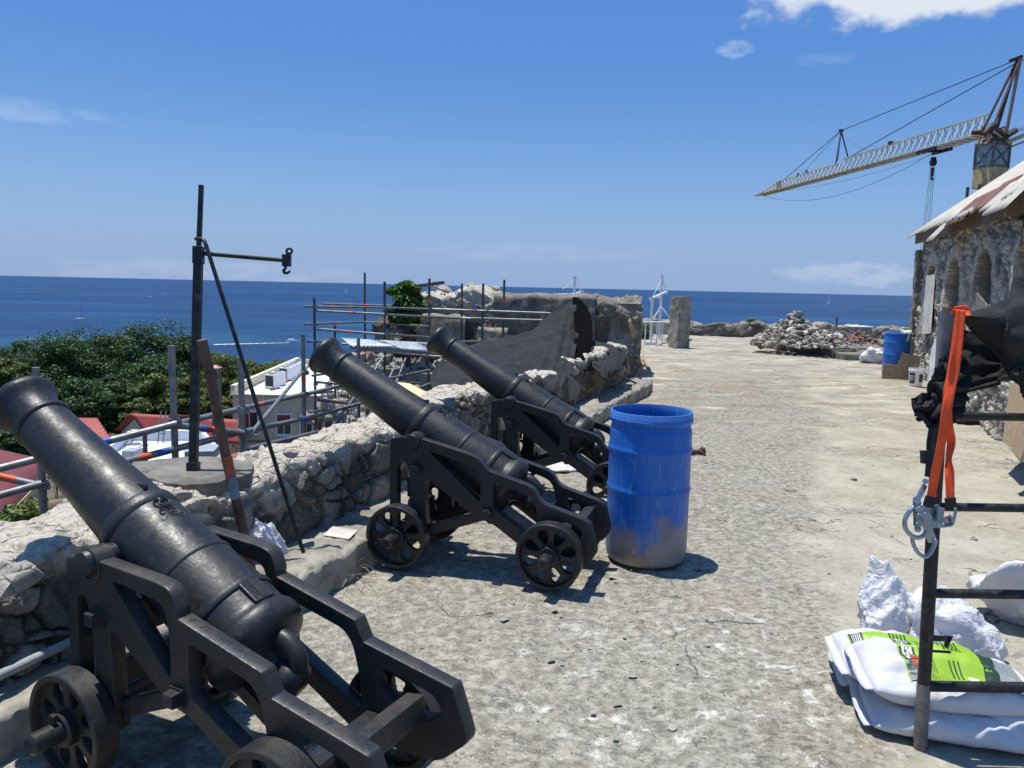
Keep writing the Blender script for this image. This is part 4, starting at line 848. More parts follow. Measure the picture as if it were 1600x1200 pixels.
m=MB();m.bar(wl-dn*2.2+[0,0,-9],wr-dn*2.2+[0,0,-9],.3,6);m.bar(wl-dn*1.2+[0,0,-8.9],wr-dn*1.2+[0,0,-8.9],2.2,.2);m.obj('veranda_back',M_beige,root)
m=MB();e0=wl+dn*.5+[0,0,ZE];e1=wr+dn*.5+dx*.5+[0,0,ZE];roofquad(0,'roof',M_maroon,root,(e0-dx*2,e1,wr-dn*4-dx*2+[0,0,ZE+2.1],wl-dn*4-dx*2+[0,0,ZE+2.1]))
m.bar(e0-[0,0,.1],e1-[0,0,.1],.08,.18);m.obj('eave_board',M_cream,root)
for k in range(2): windowpart(root,wl+dx*(3+5*k)-dn*2.0+[0,0,-8.2],math.atan2(dx[1],dx[0]),.8,1.2)
p=hw(57,785);windowpart(root,wl+dx*p[0]+dn*.16+[0,0,p[1]],math.atan2(dx[1],dx[0]),.6,.9)
# brown lean-to roof and timber behind the wall
root=thing('lean_to_shed','lean-to with a brown rusty sheet roof just outside the wall at the left','shed',g(100,800,-7.5))
sheet('roof',corr(g(80,822,-7.4),g(128,800,-7.2),g(118,776,-6.6),g(76,782,-6.6),14,.03,6),simple('rusty_brown_sheet',(.20,.15,.11),.85,var=.3,scale=2),root,.01)
m=MB();m.slab([np.array(p)-[0,0,.1] for p in (g(80,822,-7.4),g(128,800,-7.2),g(118,776,-6.6),g(76,782,-6.6))],2);m.obj('wall',M_wooddark,root)
m=MB()
for i,(x0,y0,x1,y1) in enumerate([(76,812,120,806),(78,818,118,797),(84,821,122,800),(90,806,124,812)]): m.bar(g(x0,y0,-5.5+.1*i),g(x1,y1,-5.5+.1*i),.14,.06)
o=m.obj('timber_pile',M_wooddark);tag(o,'untidy pile of old planks lying on the brown lean-to roof','planks')
# brick chimney tower
root=thing('chimney_tower','thin brick tower with a pink pyramid cap, partly hidden by the leaning rusty pole','tower',dep(337,640,50))
c=dep(337,575,50);m=MB();m.box((c[0],c[1],(c[2]-13)/2),(.50,.50,c[2]+13));m.obj('shaft',simple('old_brick',(.24,.17,.13),.9,var=.4,scale=3,bstr=.6,bscale=12,bdist=.03),root)
m=MB();z=c[2];m.add([(c[0]-.32,c[1]-.32,z+.02),(c[0]+.32,c[1]-.32,z+.02),(c[0]+.32,c[1]+.32,z+.02),(c[0]-.32,c[1]+.32,z+.02),(c[0],c[1],z+.22)],[(0,1,4),(1,2,4),(2,3,4),(3,0,4),(3,2,1,0)]);m.obj('cap',M_redpale,root)
m=MB();m.box((c[0],c[1]-.26,z-.55),(.30,.02,.75));m.obj('louvre_opening',M_dark,root)
# ------------------------------------------------------------------ trees
def tree(label,c,rad,nclump,leaf,mat,seed,ground,trunk=.3,group=None,name='tree',per=220,shape=.55,cat='tree'):
    rng=np.random.RandomState(seed);c=np.array(c,float);rad=np.array(rad,float)
    root=thing(name,label,cat,(c[0],c[1],ground),0,group)
    cl=[];
    while len(cl)<nclump:
        q=rng.normal(size=3);q/=np.linalg.norm(q);q*=rng.uniform(shape,1.0)
        if q[2]<-.55: continue
        cl.append(q)
    cl=np.array(cl);cr=rng.uniform(.20,.40,nclump)*rad.mean()
    Vs=[];A=[]
    for q,r in zip(cl,cr):
        p=c+q*rad;d=rng.normal(size=(per,3));d/=np.linalg.norm(d,axis=1)[:,None];d[:,2]=d[:,2]*.75+.12
        rr_=r*rng.uniform(.45,1.05,per)[:,None];ct=p+d*rr_*np.array([1.15,1.15,.75])
        nrm=d*.6+rng.normal(size=(per,3))*.55+np.array([0,0,.55]);nrm/=np.linalg.norm(nrm,axis=1)[:,None]
        t=np.cross(nrm,rng.normal(size=(per,3)));t/=np.linalg.norm(t,axis=1)[:,None];b=np.cross(nrm,t);sz=(leaf*rng.uniform(.55,1.3,per))[:,None]
        Vs.append(np.stack([ct-t*sz,ct-b*sz*.45+nrm*sz*.1,ct+t*sz,ct+b*sz*.45+nrm*sz*.1],1));a=np.clip(rng.uniform(0,.55)+rng.normal(0,.22,per),0,1);A.append(np.repeat(a,4))
    V=np.concatenate(Vs).reshape(-1,3);F=np.arange(len(V)).reshape(-1,4)
    link('crown',npmesh('crown',V,F,dict(leaf=np.concatenate(A))),mat,root)
    m=MB();base=np.array([c[0],c[1],ground-.3]);top=c+[0,0,rad[2]*.2];mid=(base+top)/2+rng.normal(size=3)*rad.mean()*.06
    P=catmull([base,mid,top],7);m.poly([p for p in P],list(np.linspace(trunk,trunk*.4,7)),8)
    for q in cl[::max(1,nclump//7)]:
        s=P[rng.randint(2,6)];e=c+q*rad*.8;m.poly([s,(s+e)/2+[0,0,.1*rad[2]],e],[trunk*.4,trunk*.25,trunk*.08],6)
    m.obj('trunk',M_bark,root,smooth=60);return root
GT='dark spreading trees below the fort'
def tpx(px,pt,D,half,bottom):
    """crown from its picture extents: centre column, top row, distance, half width px, bottom row"""
    a=dep(px,pt,D);b=dep(px,bottom,D);return (a+b)/2,half*D/FPX,(a[2]-b[2])/2
for i,(px,pt,D,hw_,pb,mat,lab) in enumerate([
    (238,499,92,72,690,M_leafdark,'tallest dark tree crown, directly left of the hoist post'),(160,512,86,75,690,M_leafdark,'broad dark tree between the closest cannon muzzle and the tallest crown'),
    (92,527,80,70,700,M_leafdark,'dark tree rising straight behind the closest cannon muzzle'),(40,536,95,52,680,M_leafdark,'small dark tree top at the left behind the cannon muzzle lip'),
    (292,525,84,38,680,M_leafdark,'narrow dark tree half hidden by the hoist post'),(185,580,72,62,690,M_leafdark,'low dark tree just above the red roofs'),(120,595,66,50,700,M_leafdark,'shaded dark tree touching the upper edge of the closest cannon barrel'),(250,560,74,48,680,M_leafdark,'dark leafy tree under the tallest crown'),
    (5,556,74,34,640,M_leafmid,'yellowish green tree at the left picture edge above the cannon'),(-20,610,70,40,730,M_leafdark,'dark tree cut by the left picture edge'),(20,660,60,45,760,M_leafdark,'dark tree below the closest cannon barrel, left edge')]):
    c,rx,rz=tpx(px,pt,D,hw_,pb);tree(lab,c,(rx,rx*.85,rz),80,.155,mat,200+i,terr(np.array([c[0]]),np.array([c[1]]))[0],.4,GT,per=520,name='dark_tree')
GB='olive green trees on the slope'
for i,(px,pt,D,hw_,pb,lab) in enumerate([
    (248,583,68,36,690,'olive tree with yellowing top behind the scaffold tube left of the hoist post'),(300,590,66,30,680,'olive tree between hoist post and leaning pole'),(355,553,80,42,660,'olive tree just right of the leaning pole'),(408,560,95,34,640,'olive tree right of the thin brace rod, above the flat white roof'),
    (440,563,120,36,620,'farthest olive tree under the motorboat wake'),(335,610,64,28,690,'low olive tree around the thin brick tower'),(215,625,62,24,690,'low olive bush above the red roof ridge'),(385,585,78,24,650,'olive tree at the left corner of the beige building'),(325,545,110,30,620,'olive tree top beside the mast, far down the slope'),(375,560,104,34,640,'olive tree behind the leaning pole and brace')]):
    c,rx,rz=tpx(px,pt,D,hw_,pb);tree(lab,c,(rx,rx*.85,rz),46,.135,M_leafmid,300+i,terr(np.array([c[0]]),np.array([c[1]]))[0],.25,GB,per=430,name='olive_tree')
c,rx,rz=tpx(637,434,16.6,27,525);tree('bright green tree growing out of the bastion rubble beyond the scaffold',c,(rx,rx*.9,rz),40,.085,M_leafbright,401,-3,.07,None,per=170,name='small_tree')
c,rx,rz=tpx(1008,505,28,12,535);tree('small green shrub behind the right end of the bastion',c,(rx,rx,rz),10,.07,M_leafbright,402,-.2,.02,None,per=90,name='shrub',cat='shrub')
for i,px in enumerate((1174,1186,1203)):
    c,rx,rz=tpx(px,498+(i==2)*2,31,8,525);tree(['yellow green shrub beyond the parapet, leftmost of three','yellow green shrub beyond the parapet, in the middle of three','yellow green shrub beyond the parapet, nearest the rubble heap'][i],c,(rx*(1.2 if i==2 else .9),rx,rz),9,.09,M_leafbright,410+i,-1,.02,'shrubs beyond the far parapet',per=80,name='shrub',cat='shrub')
c=g(60,800,-5);tree('low weedy bush on the slope under the scaffold tube',dep(52,812,17),(.9,.5,.35),16,.07,M_leafmid,430,-6.3,.03,None,per=130,name='bush',cat='bush')
tree('low bush beside the lean-to roof',dep(88,735,36),(1.6,1.0,.7),16,.10,M_leafmid,431,-11,.05,None,per=130,name='bush',cat='bush')
# ------------------------------------------------------------------ boats
M_hull=simple('white_boat_paint',(.82,.83,.84),.35,var=.03)
def sailboat(px,py,label,hpx,sail,hull=True,heel=0):
    b=g(px,py,SEA);D=np.linalg.norm(b-CAM);Hm=hpx*D/FPX;root=thing('sailing_boat',label,'boat',b,0.6,'boats on the sea');Lh=Hm*.62
    m=MB();pr=[(-.5,.10),(-.35,.14),(0,.16),(.3,.10),(.5,.005)];V=[];
    for t,wd in pr: V+= [(t*Lh,-wd*Lh,.09*Lh),(t*Lh,-wd*.55*Lh,-.03*Lh),(t*Lh,wd*.55*Lh,-.03*Lh),(t*Lh,wd*Lh,.09*Lh)]
    F=[(i*4+j,i*4+(j+1)%4,(i+1)*4+(j+1)%4,(i+1)*4+j) for i in range(4) for j in range(4)]+[(3,2,1,0),(16,17,18,19)];m.add(V,F);m.box((-.05*Lh,0,.13*Lh),(.4*Lh,.16*Lh,.07*Lh));m.obj('hull',M_hull,root,local=True)
    m=MB();m.tube((.08*Lh,0,0),(.08*Lh,0,Hm),.012*Lh,n=6);m.tube((.08*Lh,0,.2*Lh),(-.4*Lh,0,.2*Lh),.011*Lh,n=6);m.obj('mast',M_steeldark if not sail else M_hull,root,local=True)
    if sail:
        m=MB()
        for P in ([(.06,0,.22),(-.38,.05,.22),(.07,0,1.5)],[(.10,0,.16),(.48,-.05,.13),(.09,0,1.4)]):
            V=[(p[0]*Lh,p[1]*Lh,p[2]*Lh if p[2]<1 else p[2]/1.6*Hm) for p in P];m.add(V+[(v[0],v[1]+.012*Lh,v[2]) for v in V],[(0,1,2),(5,4,3),(0,3,4,1),(1,4,5,2),(2,5,3,0)])
        m.obj('sail',M_hull,root,local=True)
sailboat(126,499.5,'sailing boat with bare mast at anchor above the dark trees',23,False);sailboat(541,458,'tiny white sail far out, between the scaffold standards',10,True);sailboat(1295,476,'white sailing boat with full sails right of the rubble heap',15,True)
def motorboat(px,py,label,Lm,rz=0):
    b=g(px,py,SEA);root=thing('motor_boat',label,'boat',b,rz,'boats on the sea');m=MB();V=[]
    for t,wd,zt in [(-.5,.16,.13),(0,.17,.14),(.3,.12,.17),(.52,.005,.20)]: V+=[(t*Lm,-wd*Lm,zt*Lm),(t*Lm,-wd*.6*Lm,-.03*Lm),(t*Lm,wd*.6*Lm,-.03*Lm),(t*Lm,wd*Lm,zt*Lm)]
    m.add(V,[(i*4+j,i*4+(j+1)%4,(i+1)*4+(j+1)%4,(i+1)*4+j) for i in range(3) for j in range(4)]+[(3,2,1,0),(12,13,14,15)]);m.obj('hull',M_hull,root,local=True)
    m=MB();m.box((-.08*Lm,0,.26*Lm),(.5*Lm,.24*Lm,.05*Lm));m.box((-.02*Lm,0,.2*Lm),(.3*Lm,.22*Lm,.12*Lm));m.obj('cabin',M_hull,root,bevel=.02*Lm,local=True)
motorboat(457,535,'white motor boat trailing a long wake',9.5,.03);motorboat(234.5,465,'tiny white motor boat far out, upper left sea',9);motorboat(256.5,461.5,'tiny dark boat near the horizon right of another tiny boat',8);motorboat(445.5,523.5,'very small dinghy above the motor boat wake',2.4)
a=g(452,535.5,SEA+.15);b=g(335,538.2,SEA+.15);U=np.linspace(0,1,60)[:,None];wdt=(.8+2.2*U)*(1+.35*np.sin(U*60));c=a*(1-U)+b*U;G=np.stack([c-[0,1,0]*wdt,c+[0,1,0]*wdt],1)
o=sheet('boat_wake',G,simple('white_foam',(.75,.79,.82),.9));tag(o,kind='structure')
# ------------------------------------------------------------------ stone bastion across the wall line
DM=np.array([-.934,.357,0]);DM/=np.linalg.norm(DM);DV=np.array([.13,.99,0]);M0=g(1001,590,0)
def merlon_grid(s0,s1,ds,hf,dv,depth,zb):
    S=np.arange(s0,s1+ds/2,ds);rows=[];K=None
    for s in S:
        h=hf(s);p=np.array([(0,zb),(.02,h*.6),(.05,h-.05),(.12,h),(depth*.6,h+.03),(depth,h-.02),(depth+.05,zb)])
        seg=np.linalg.norm(np.diff(p,axis=0),axis=1)
        if K is None: K=[max(2,int(round(q/dv))) for q in seg]
        pts=[]
        for i,k in enumerate(K): t=np.linspace(0,1,k,endpoint=False)[:,None];pts.append(p[i]*(1-t)+p[i+1]*t)
        pts.append(p[-1:]);q=np.concatenate(pts);rows.append(M0+DM*s+DV*q[:,:1]+np.array([0,0,1])*q[:,1:])
    return np.stack(rows)
root=thing('stone_bastion','ruined grey stone bastion block behind the black cloth','bastion',M0)
z1=1.8-0.0;hA=(lambda s: 1.60+.03*math.sin(s*5)+(.0 if s<.9 else 0))
G=merlon_grid(.03,1.05,.03,lambda s:1.53+.04*math.sin(s*9),.03,1.6,-.1)
rubble('rough_end',G,M_wallface,scale=(2.6,2.6,3.6),amp=.11,seed=21,fine=.05,big=.07,mort=.2,parent=root)
m=MB();q=[M0+DM*.04+DV*.1,M0+DM*.04+DV*1.6];m.add([q[0]+[0,0,-.1],q[1]+[0,0,-.1],q[1]+[0,0,1.5],q[0]+[0,0,1.5]]+[v+DM*.5 for v in (q[0]+[0,0,-.1],q[1]+[0,0,-.1],q[1]+[0,0,1.5],q[0]+[0,0,1.5])],[(0,1,2,3),(7,6,5,4),(0,4,5,1),(1,5,6,2),(2,6,7,3),(3,7,4,0)]);m.obj('end_face',M_concdark,root)
G=merlon_grid(1.0,3.3,.05,lambda s:1.62+.02*math.sin(s*6),.05,2.2,-.4)
n=gridnormals(G);G=G+n*(.02*fbm(G*5,5,5)+.015*fbm(G*1.6,4,6))[...,None];sheet('plastered_face',G,M_concdark,root)
hB=lambda s: 1.60+.08*math.sin(s*2.1)+.06*math.sin(s*5.3)+(-.8*max(0,(s-5.2)))
G=merlon_grid(3.2,6.35,.04,hB,.04,2.2,-1.4)
rubble('ragged_rubble',G,M_wall,scale=(2.8,2.8,5.6),amp=.13,seed=24,fine=.06,big=.09,mort=.16,parent=root,cap=sst(.9,1.5,G[...,2]))
for s0,s1,z0,z1 in ((3.9,5.1,.25,1.15),(2.9,3.6,.1,.9)):
    G=merlon_grid(s0,s1,.05,lambda s:z1,.05,.5,z0)-DW*.16;n=gridnormals(G);G=G+n*(.03*fbm(G*4,4,8))[...,None];sheet('squared_block',G,M_conc,root)
for i,(x,y,zz,r) in enumerate([(700,470,1.62,.16),(740,466,1.7,.2),(720,462,1.75,.13),(770,463,1.72,.17),(800,460,1.75,.15),(690,478,1.5,.2),(675,487,1.35,.2),(665,500,1.1,.22),(755,459,1.8,.12)]):
    p=M0+DM*np.interp(x,[640,1000],[6.6,0])+DW*(.5+.13*i%1.1)+np.array([0,0,zz]);mb=MB();mb.rock(p,r,500+i,flat=.6);o=mb.obj('loose_stone',M_rock,smooth=30)
    tag(o,'loose tumbled stone on the ragged top of the bastion','stone','tumbled stones on the bastion')
mb=MB();rng=np.random.RandomState(8)
for i in range(380):
    t=rng.rand();p=M0+DM*rng.uniform(4.0,6.6)-DW*rng.uniform(.05,2.2);d=(p-M0)@(-DW);p[2]=.15-.55*d+rng.uniform(-.1,.25);mb.rock(p,rng.uniform(.05,.17),600+i,sub=1)
o=mb.obj('rubble_slope',M_rock,smooth=25);tag(o,'spilled rubble stones below the ragged end of the bastion','rubble',kind='stuff')
p=M0+DM*5.4+DW*.4+[0,0,1.75];mb=MB();mb.bar(p,p+DM*-.7+[0,0,.10],.10,.07);o=mb.obj('old_beam',M_wooddark);tag(o,'old dark beam lying on the ragged top of the bastion','beam')
# ------------------------------------------------------------------ black cloth thrown over the wall
def cloth_sheet(name,ctrl,nu,nv,parent,seed,amp=.03,thick=.006,mat=None,fr=6.,big=0):
    C=np.array([[dep(*q) for q in row] for row in ctrl]);G=surf(C,nu,nv);n=gridnormals(G);n=n*np.where((n@np.array([0,-1,.5]))[...,None]<0,-1,1)
    e=np.sin(np.pi*np.linspace(0,1,nu))[:,None]**.4
    rd=1-2.4*np.abs(fbm(G*np.array([.75,.75,.9])+seed,3,seed+11));rd2=1-2.2*np.abs(fbm(G*np.array([2.4,1.6,1.6])+seed,3,seed+21))
    uu=np.linspace(0,1,nu)[:,None];vv=np.linspace(0,1,nv)[None,:];ph_=vv*7.5+uu*2.2+.9*fbm(G*.55,2,seed+2);pl=1-2*np.abs((ph_%1)*2-1)
    G=G+n*(amp*fbm(G*2.4,4,seed)+big*.8*e*rd+big*.10*rd2+big*.15*pl*e*np.sin(np.pi*vv)**.5)[...,None];return sheet(name,G,mat or M_tarp,parent,thick)
root=thing('black_cloth','large black cloth draped from the bastion top down over the parapet wall','cloth',dep(800,600,9.5))
cloth_sheet('main_fold',[[(686,578,10.6),(735,541,11.6),(785,530,12.4),(824,521,13.0),(856,496,13.8),(898,466,14.5)],
  [(682,590,10.0),(742,563,10.6),(795,546,11.3),(843,525,12.2),(878,500,13.2),(900,492,13.7)],
  [(676,601,9.6),(745,588,9.9),(802,570,10.3),(850,552,10.9),(882,537,11.8),(902,530,12.3)],
  [(672,607,9.3),(742,606,9.2),(800,598,9.25),(845,588,9.6),(878,572,10.2),(897,562,10.7)],
  [(676,609,9.2),(740,612,9.0),(795,602,8.9),(838,600,9.0),(872,596,9.25),(890,585,9.6)],
  [(690,611,9.2),(742,617,9.0),(792,606,8.8),(836,606,8.85),(868,620,8.95),(880,604,9.3)],
  [(700,612,9.2),(744,621,9.0),(790,609,8.75),(836,610,8.8),(866,641,8.82),(873,625,9.0)]],110,130,root,41,.010,big=.13)
cloth_sheet('dark_inner_fold',[[(894,465,14.35),(903,465,14.35),(911,473,14.4)],[(896,492,13.6),(909,491,13.6),(922,490,13.7)],[(898,528,12.2),(911,526,12.3),(926,518,12.5)],[(893,564,10.6),(908,563,10.9),(921,560,11.4)]],24,10,root,43,.01,mat=M_foldshade)  # cloth sheet coloured as the shadowed opening under the peak
cloth_sheet('right_flap',[[(918,528,13.4),(935,535,13.2),(960,542,13.0),(980,548,13.0)],[(920,548,12.4),(938,555,12.2),(958,560,12.1),(975,562,12.4)],[(922,566,11.4),(940,575,11.3),(958,578,11.5),(972,575,12.0)],[(926,575,10.8),(942,594,10.9),(952,590,11.3),(968,580,11.8)]],36,36,root,44,.02,big=.05)
cloth_sheet('rolled_edge',[[(962,543,12.9),(968,545,12.6),(973,552,12.6),(970,562,12.7)],[(970,552,12.5),(976,555,12.3),(980,562,12.3),(975,572,12.4)],[(962,565,12.2),(966,572,12.0),(968,578,12.0),(962,582,12.1)]],14,14,root,45,.01,mat=M_tarp)
cloth_sheet('left_scrap',[[(671,590,10.4),(680,575,10.6),(692,560,11)],[(674,600,10.0),(684,590,10.2),(700,578,10.6)]],14,14,root,46,.03)
# ------------------------------------------------------------------ props by the end of the step
def stick(name,label,cat,a,b,r,mat):
    m=MB();m.tube(a,b,r,r*.85,n=10);o=m.obj(name,mat,smooth=50);return tag(o,label,cat)
stick('wooden_handle','brown wooden handle leaning from the wall top to the ground past the step end','tool handle',dep(931,570,11.2),g(1013,607,.02),.02,M_wooddark)
root=thing('timber_prop','pale timber prop with a triangular foot leaning against the bastion end','timber prop',g(1000,585))
m=MB();m.bar(dep(984,500,15.0),g(1002,574,.05),.05,.09);m.obj('upright',M_wood,root,bevel=.004)
m=MB();a=g(1000,584,.02);b=g(1016,580,.02);c=g(1003,566,.05)+np.array([0,0,.14]);m.bar(a,b,.05,.06);m.bar(b,c,.05,.06);m.bar(a,c,.05,.06);m.obj('foot_frame',M_wood,root,bevel=.004)
# rusty stub beside the drum
root=thing('rusty_bolt','rusty iron bolt with a square head lying behind the open blue drum','bolt',g(1090,706));m=MB()
a=g(1040,706,.03);b=g(1097,706,.03);m.tube(a,b,.028,n=12);m.tube(b-(b-a)*.03,b+(b-a)*.06,.055,n=6);m.obj('shank',M_rust,root,smooth=40)
m=MB();m.box(b+(b-a)*.02,(.03,.10,.10));m.obj('head',M_rust,root,bevel=.006)
# white sacks lying about
def crumple(name,label,c,size,seed,cat='sack',group=None,mat=None,amp=.22,flat=.35,rz=0,taper=.15,lean=0):
    """half empty sack: wrinkled closed bag standing on the surface"""
    nu,nv=70,96;th=np.linspace(-np.pi/2,np.pi/2,nu)[:,None];ph=np.linspace(0,2*np.pi,nv)[None,:]
    q=np.stack([np.cos(th)*np.cos(ph),np.cos(th)*np.sin(ph),np.sin(th)+0*ph],-1);rng_=np.random.RandomState(seed)
    # flat facets meeting in creases, like a stiff woven sack that has slumped
    nn_=rng_.normal(size=(int(12+24*amp),3));nn_/=np.linalg.norm(nn_,axis=1)[:,None];dd=rng_.uniform(1-amp*.9,1.0,len(nn_))
    qq=q+.16*np.stack([fbm(q*2.2+seed,3,seed+k) for k in range(3)],-1)
    S_=np.maximum(qq@nn_.T,0)/dd;r=((S_**16).sum(-1)+1e-8)**(-1/16)
    pole=np.cos(th)[...,None][...,0]
    hp_=np.stack([np.cos(ph)*pole,np.sin(ph)*pole,.55*np.sin(th)+0*ph],-1)+.25*np.stack([fbm(q*1.6+k*3,2,seed+k) for k in range(3)],-1)
    ridge=1-2.2*np.abs(fbm(hp_*np.array([3.4,3.4,1.0])+seed*3,2,seed+4));fold=1-2.2*np.abs(fbm(hp_*np.array([1.2,2.2,5.0])+seed,2,seed+5))
    r=r*(1+amp*.16*ridge*(.25+.75*sst(-.3,.7,np.sin(th)))+amp*.10*fold*(.3+.7*pole))
    G=q*r[...,None];z01=np.clip(G[...,2],-1,1.3)
    G[...,:2]*=(1-taper*np.clip(z01,0,1.2))[...,None];G[...,0]+=lean*np.clip(z01,0,2);G=G*np.array(size)
    G[:,-1]=G[:,0];G[0]=G[0].mean(0);G[-1]=G[-1].mean(0)
    G[...,2]=np.maximum(G[...,2],-size[2]*flat);G[...,2]+=size[2]*flat
    cz,sz=math.cos(rz),math.sin(rz);G=np.stack([G[...,0]*cz-G[...,1]*sz,G[...,0]*sz+G[...,1]*cz,G[...,2]],-1)
    o=sheet(name,G,mat or (M_crumple if amp>.15 else M_white));o.location=c;tag(o,label,cat,group);return o
crumple('white_sack','white sack slumped on the step between the closest and the middle cannon',g(414,872,.19),(.135,.11,.175),5,rz=.4,amp=.28,taper=.3,lean=-.3)
crumple('white_sack','flat white sack on the ground under the farthest cannon',g(868,733,.0),(.30,.17,.05),11,amp=.3,rz=.5)
crumple('white_sack','small white sack behind the front wheel of the farthest cannon',g(845,712,.0),(.13,.13,.08),12,amp=.3)
crumple('white_sack','crumpled white sack on the floor at the end of the far stone platform',g(1364,566,.0),(.36,.3,.34),13,amp=.35)
# ------------------------------------------------------------------ far end of the terrace
root=thing('stone_pillar','free standing square grey stone pillar on the open terrace','pillar',g(1060,545))
G_=[]
m=MB();c=g(1060,543.5,0);Rz=.42;nz=36
b=.24
for s0 in range(1): pass
q=[]
for zi in np.linspace(0,1.60,nz):
    k=1-.03*zi;ring=[]
    for cx,cy,ex,ey in ((-1,-1,1,-1),(1,-1,1,1),(1,1,-1,1),(-1,1,-1,-1)):
        for t in np.linspace(0,1,10,endpoint=False):
            x=(cx*(1-t)+ex*t)*b*k;y=(cy*(1-t)+ey*t)*b*k;ring.append((c[0]+x*math.cos(Rz)-y*math.sin(Rz)-.06*zi*0,c[1]+x*math.sin(Rz)+y*math.cos(Rz),zi))
    ring.append(ring[0]);q.append(ring)
G=np.array(q);rad=G-c;rad[...,2]=0;nr=np.linalg.norm(rad,axis=-1,keepdims=True);G=G+rad/nr*(.018*fbm(G*6,5,3)+.02*fbm(G*2,3,8))[...,None]
sheet('shaft',G,M_conc,root);m.slab([tuple(v) for v in G[-1][:-1]],.012);m.obj('top_face',M_conc,root)
# parapet along the far edge
pa=g(1002,522,0);pb=g(1440,535,0)+np.array([2.5,0,0]);dpp=(pb-pa);Lp=np.linalg.norm(dpp);dpp/=Lp;npv=np.array([-dpp[1],dpp[0],0])
npv=npv if npv[1]>0 else -npv
def far_par(s0,s1,h,ds=.07):
    S=np.arange(s0,s1,ds);rows=[]
    for s in S:
        hh=h+.05*math.sin(s*1.9)+.04*math.sin(s*4.7);p=np.array([(0,-.1),(.02,hh*.5),(.05,hh-.03),(.1,hh),(.45,hh+.01),(.5,hh-.05),(.52,-1.)]);pts=[]
        for i in range(6): t=np.linspace(0,1,[5,5,2,6,2,6][i],endpoint=False)[:,None];pts.append(p[i]*(1-t)+p[i+1]*t)
        q=np.concatenate(pts+[p[-1:]]);rows.append(pa+dpp*s+npv*q[:,:1]+np.array([0,0,1])*q[:,1:])
    return np.stack(rows)
o=rubble('far_parapet',far_par(-.5,Lp,.52),M_wallface,scale=(2,2,3),amp=.10,seed=33,fine=.04,big=.05);tag(o,'low dark rubble parapet along the far sea edge of the terrace','wall')
# raised stone platform with the rubble heap
sl=[g(*q,0) for q in [(1183,541),(1200,545),(1290,556),(1320,563),(1380,563),(1420,556),(1435,540),(1300,533),(1200,534)]]
P_=np.array(sl);cen=P_.mean(0)
m=MB();m.slab([p+np.array([0,0,.17]) for p in sl],.25);o=m.obj('stone_platform',M_concdark,bevel=.03);tag(o,'low flat stone platform under the rubble heap','platform')
rng=np.random.RandomState(17);mb=MB()
def heap(mb,px,zb,rx,ry,h,n,rmin,rmax,seed,skew=0,py=0):
    c=np.array(px,float)
    for i in range(n):
        a=rng.uniform(0,6.283);q=math.sqrt(rng.rand());x=q*math.cos(a);y=q*math.sin(a);top=h*(1-q**1.25)*(1+.12*math.sin(3*a));z=top*rng.uniform(.75,1.0)
        mb.rock(c+np.array([x*rx+skew*z,y*ry,z+zb]),rmin+(rmax-rmin)*rng.rand()**2.2*(1.25-.3*q),seed+i,mi=int(rng.choice(4,p=[.42,.28,.2,.1])),flat=.70,sub=1)
c1=g(1238,543,.17);heap(mb,c1,.08,1.2,.9,.90,680,.05,.19,2000,.05)
c2=g(1285,547,.17);heap(mb,c2,.06,1.0,.6,.52,420,.035,.11,3000)
for i,(px,py,r) in enumerate([(1219,541,.24),(1227,528,.20),(1200,538,.20),(1203,528,.17),(1212,520,.16),(1240,497,.17),(1243,505,.19),(1255,503,.16),(1222,511,.15),(1190,541,.14)]): mb.rock(dep(px,py,24.0-.1*i),r,4000+i,flat=.8)
o=mb.obj('rubble_heap',[M_rock,simple('grey_rubble',(.27,.25,.22),.95,var=.4,scale=3,bstr=.6,bscale=30,bdist=.02),simple('brown_rubble',(.17,.13,.105),.95,var=.4,scale=3,bstr=.6,bscale=30,bdist=.02),simple('pale_rubble',(.62,.59,.53),.95,var=.2,scale=3,bstr=.5,bscale=30,bdist=.02)],smooth=25);tag(o,'big heap of grey building rubble on the stone platform at the far end','rubble heap',kind='stuff')
mb=MB();c3=g(1345,545,.17);heap(mb,c3,.14,.62,.4,.36,190,.045,.09,5000)
o=mb.obj('brick_heap',simple('broken_brick',(.26,.15,.11),.9,var=.55,scale=1.5),smooth=25);tag(o,'small heap of reddish broken brick in front of the concrete box','brick heap',kind='stuff')
root=thing('dark_sheet','dark folded sheet propped at the right foot of the rubble heap','sheet',g(1325,545,.17));
m=MB();m.slab([dep(1312,521,23.6),dep(1334,534,23.6),dep(1327,539,23.3),dep(1305,528,23.3)][::-1],.03);m.obj('panel',M_tarp,root)
m=MB();m.bar(dep(1312,520,23.55),dep(1334,533,23.55),.05,.05);m.obj('batten',M_steel,root)
crumple('white_sack','white sack lying on the slope of the rubble heap',dep(1256,517,23.0)+[0,0,-.2],(.33,.25,.24),14,amp=.4)
crumple('white_sack','torn white sack hanging from the scrap timber beside the rubble heap',dep(1308,528,23.0)+[0,0,-.25],(.22,.2,.36),15,amp=.5)
rng=np.random.RandomState(3)
for i in range(6):
    a=dep(1292+5*i,516+rng.uniform(-4,4),23.4);b=a+np.array([rng.uniform(.2,.5),rng.uniform(-.2,.2),rng.uniform(-.25,.3)]);m=MB();m.bar(a,b,.07,.04);o=m.obj('scrap_plank',M_wood);tag(o,'short pale scrap plank on the right shoulder of the rubble heap','plank','scrap planks on the rubble heap')
m=MB();a=dep(1306,516,25);m.bar(a,a+np.array([0,0,.4]),.06,.05);o=m.obj('stake',M_concdark);tag(o,'single grey stake standing behind the rubble heap','stake')
root=thing('concrete_box','square grey concrete box with a white lid behind the brick heap','box',g(1341,540,.0))
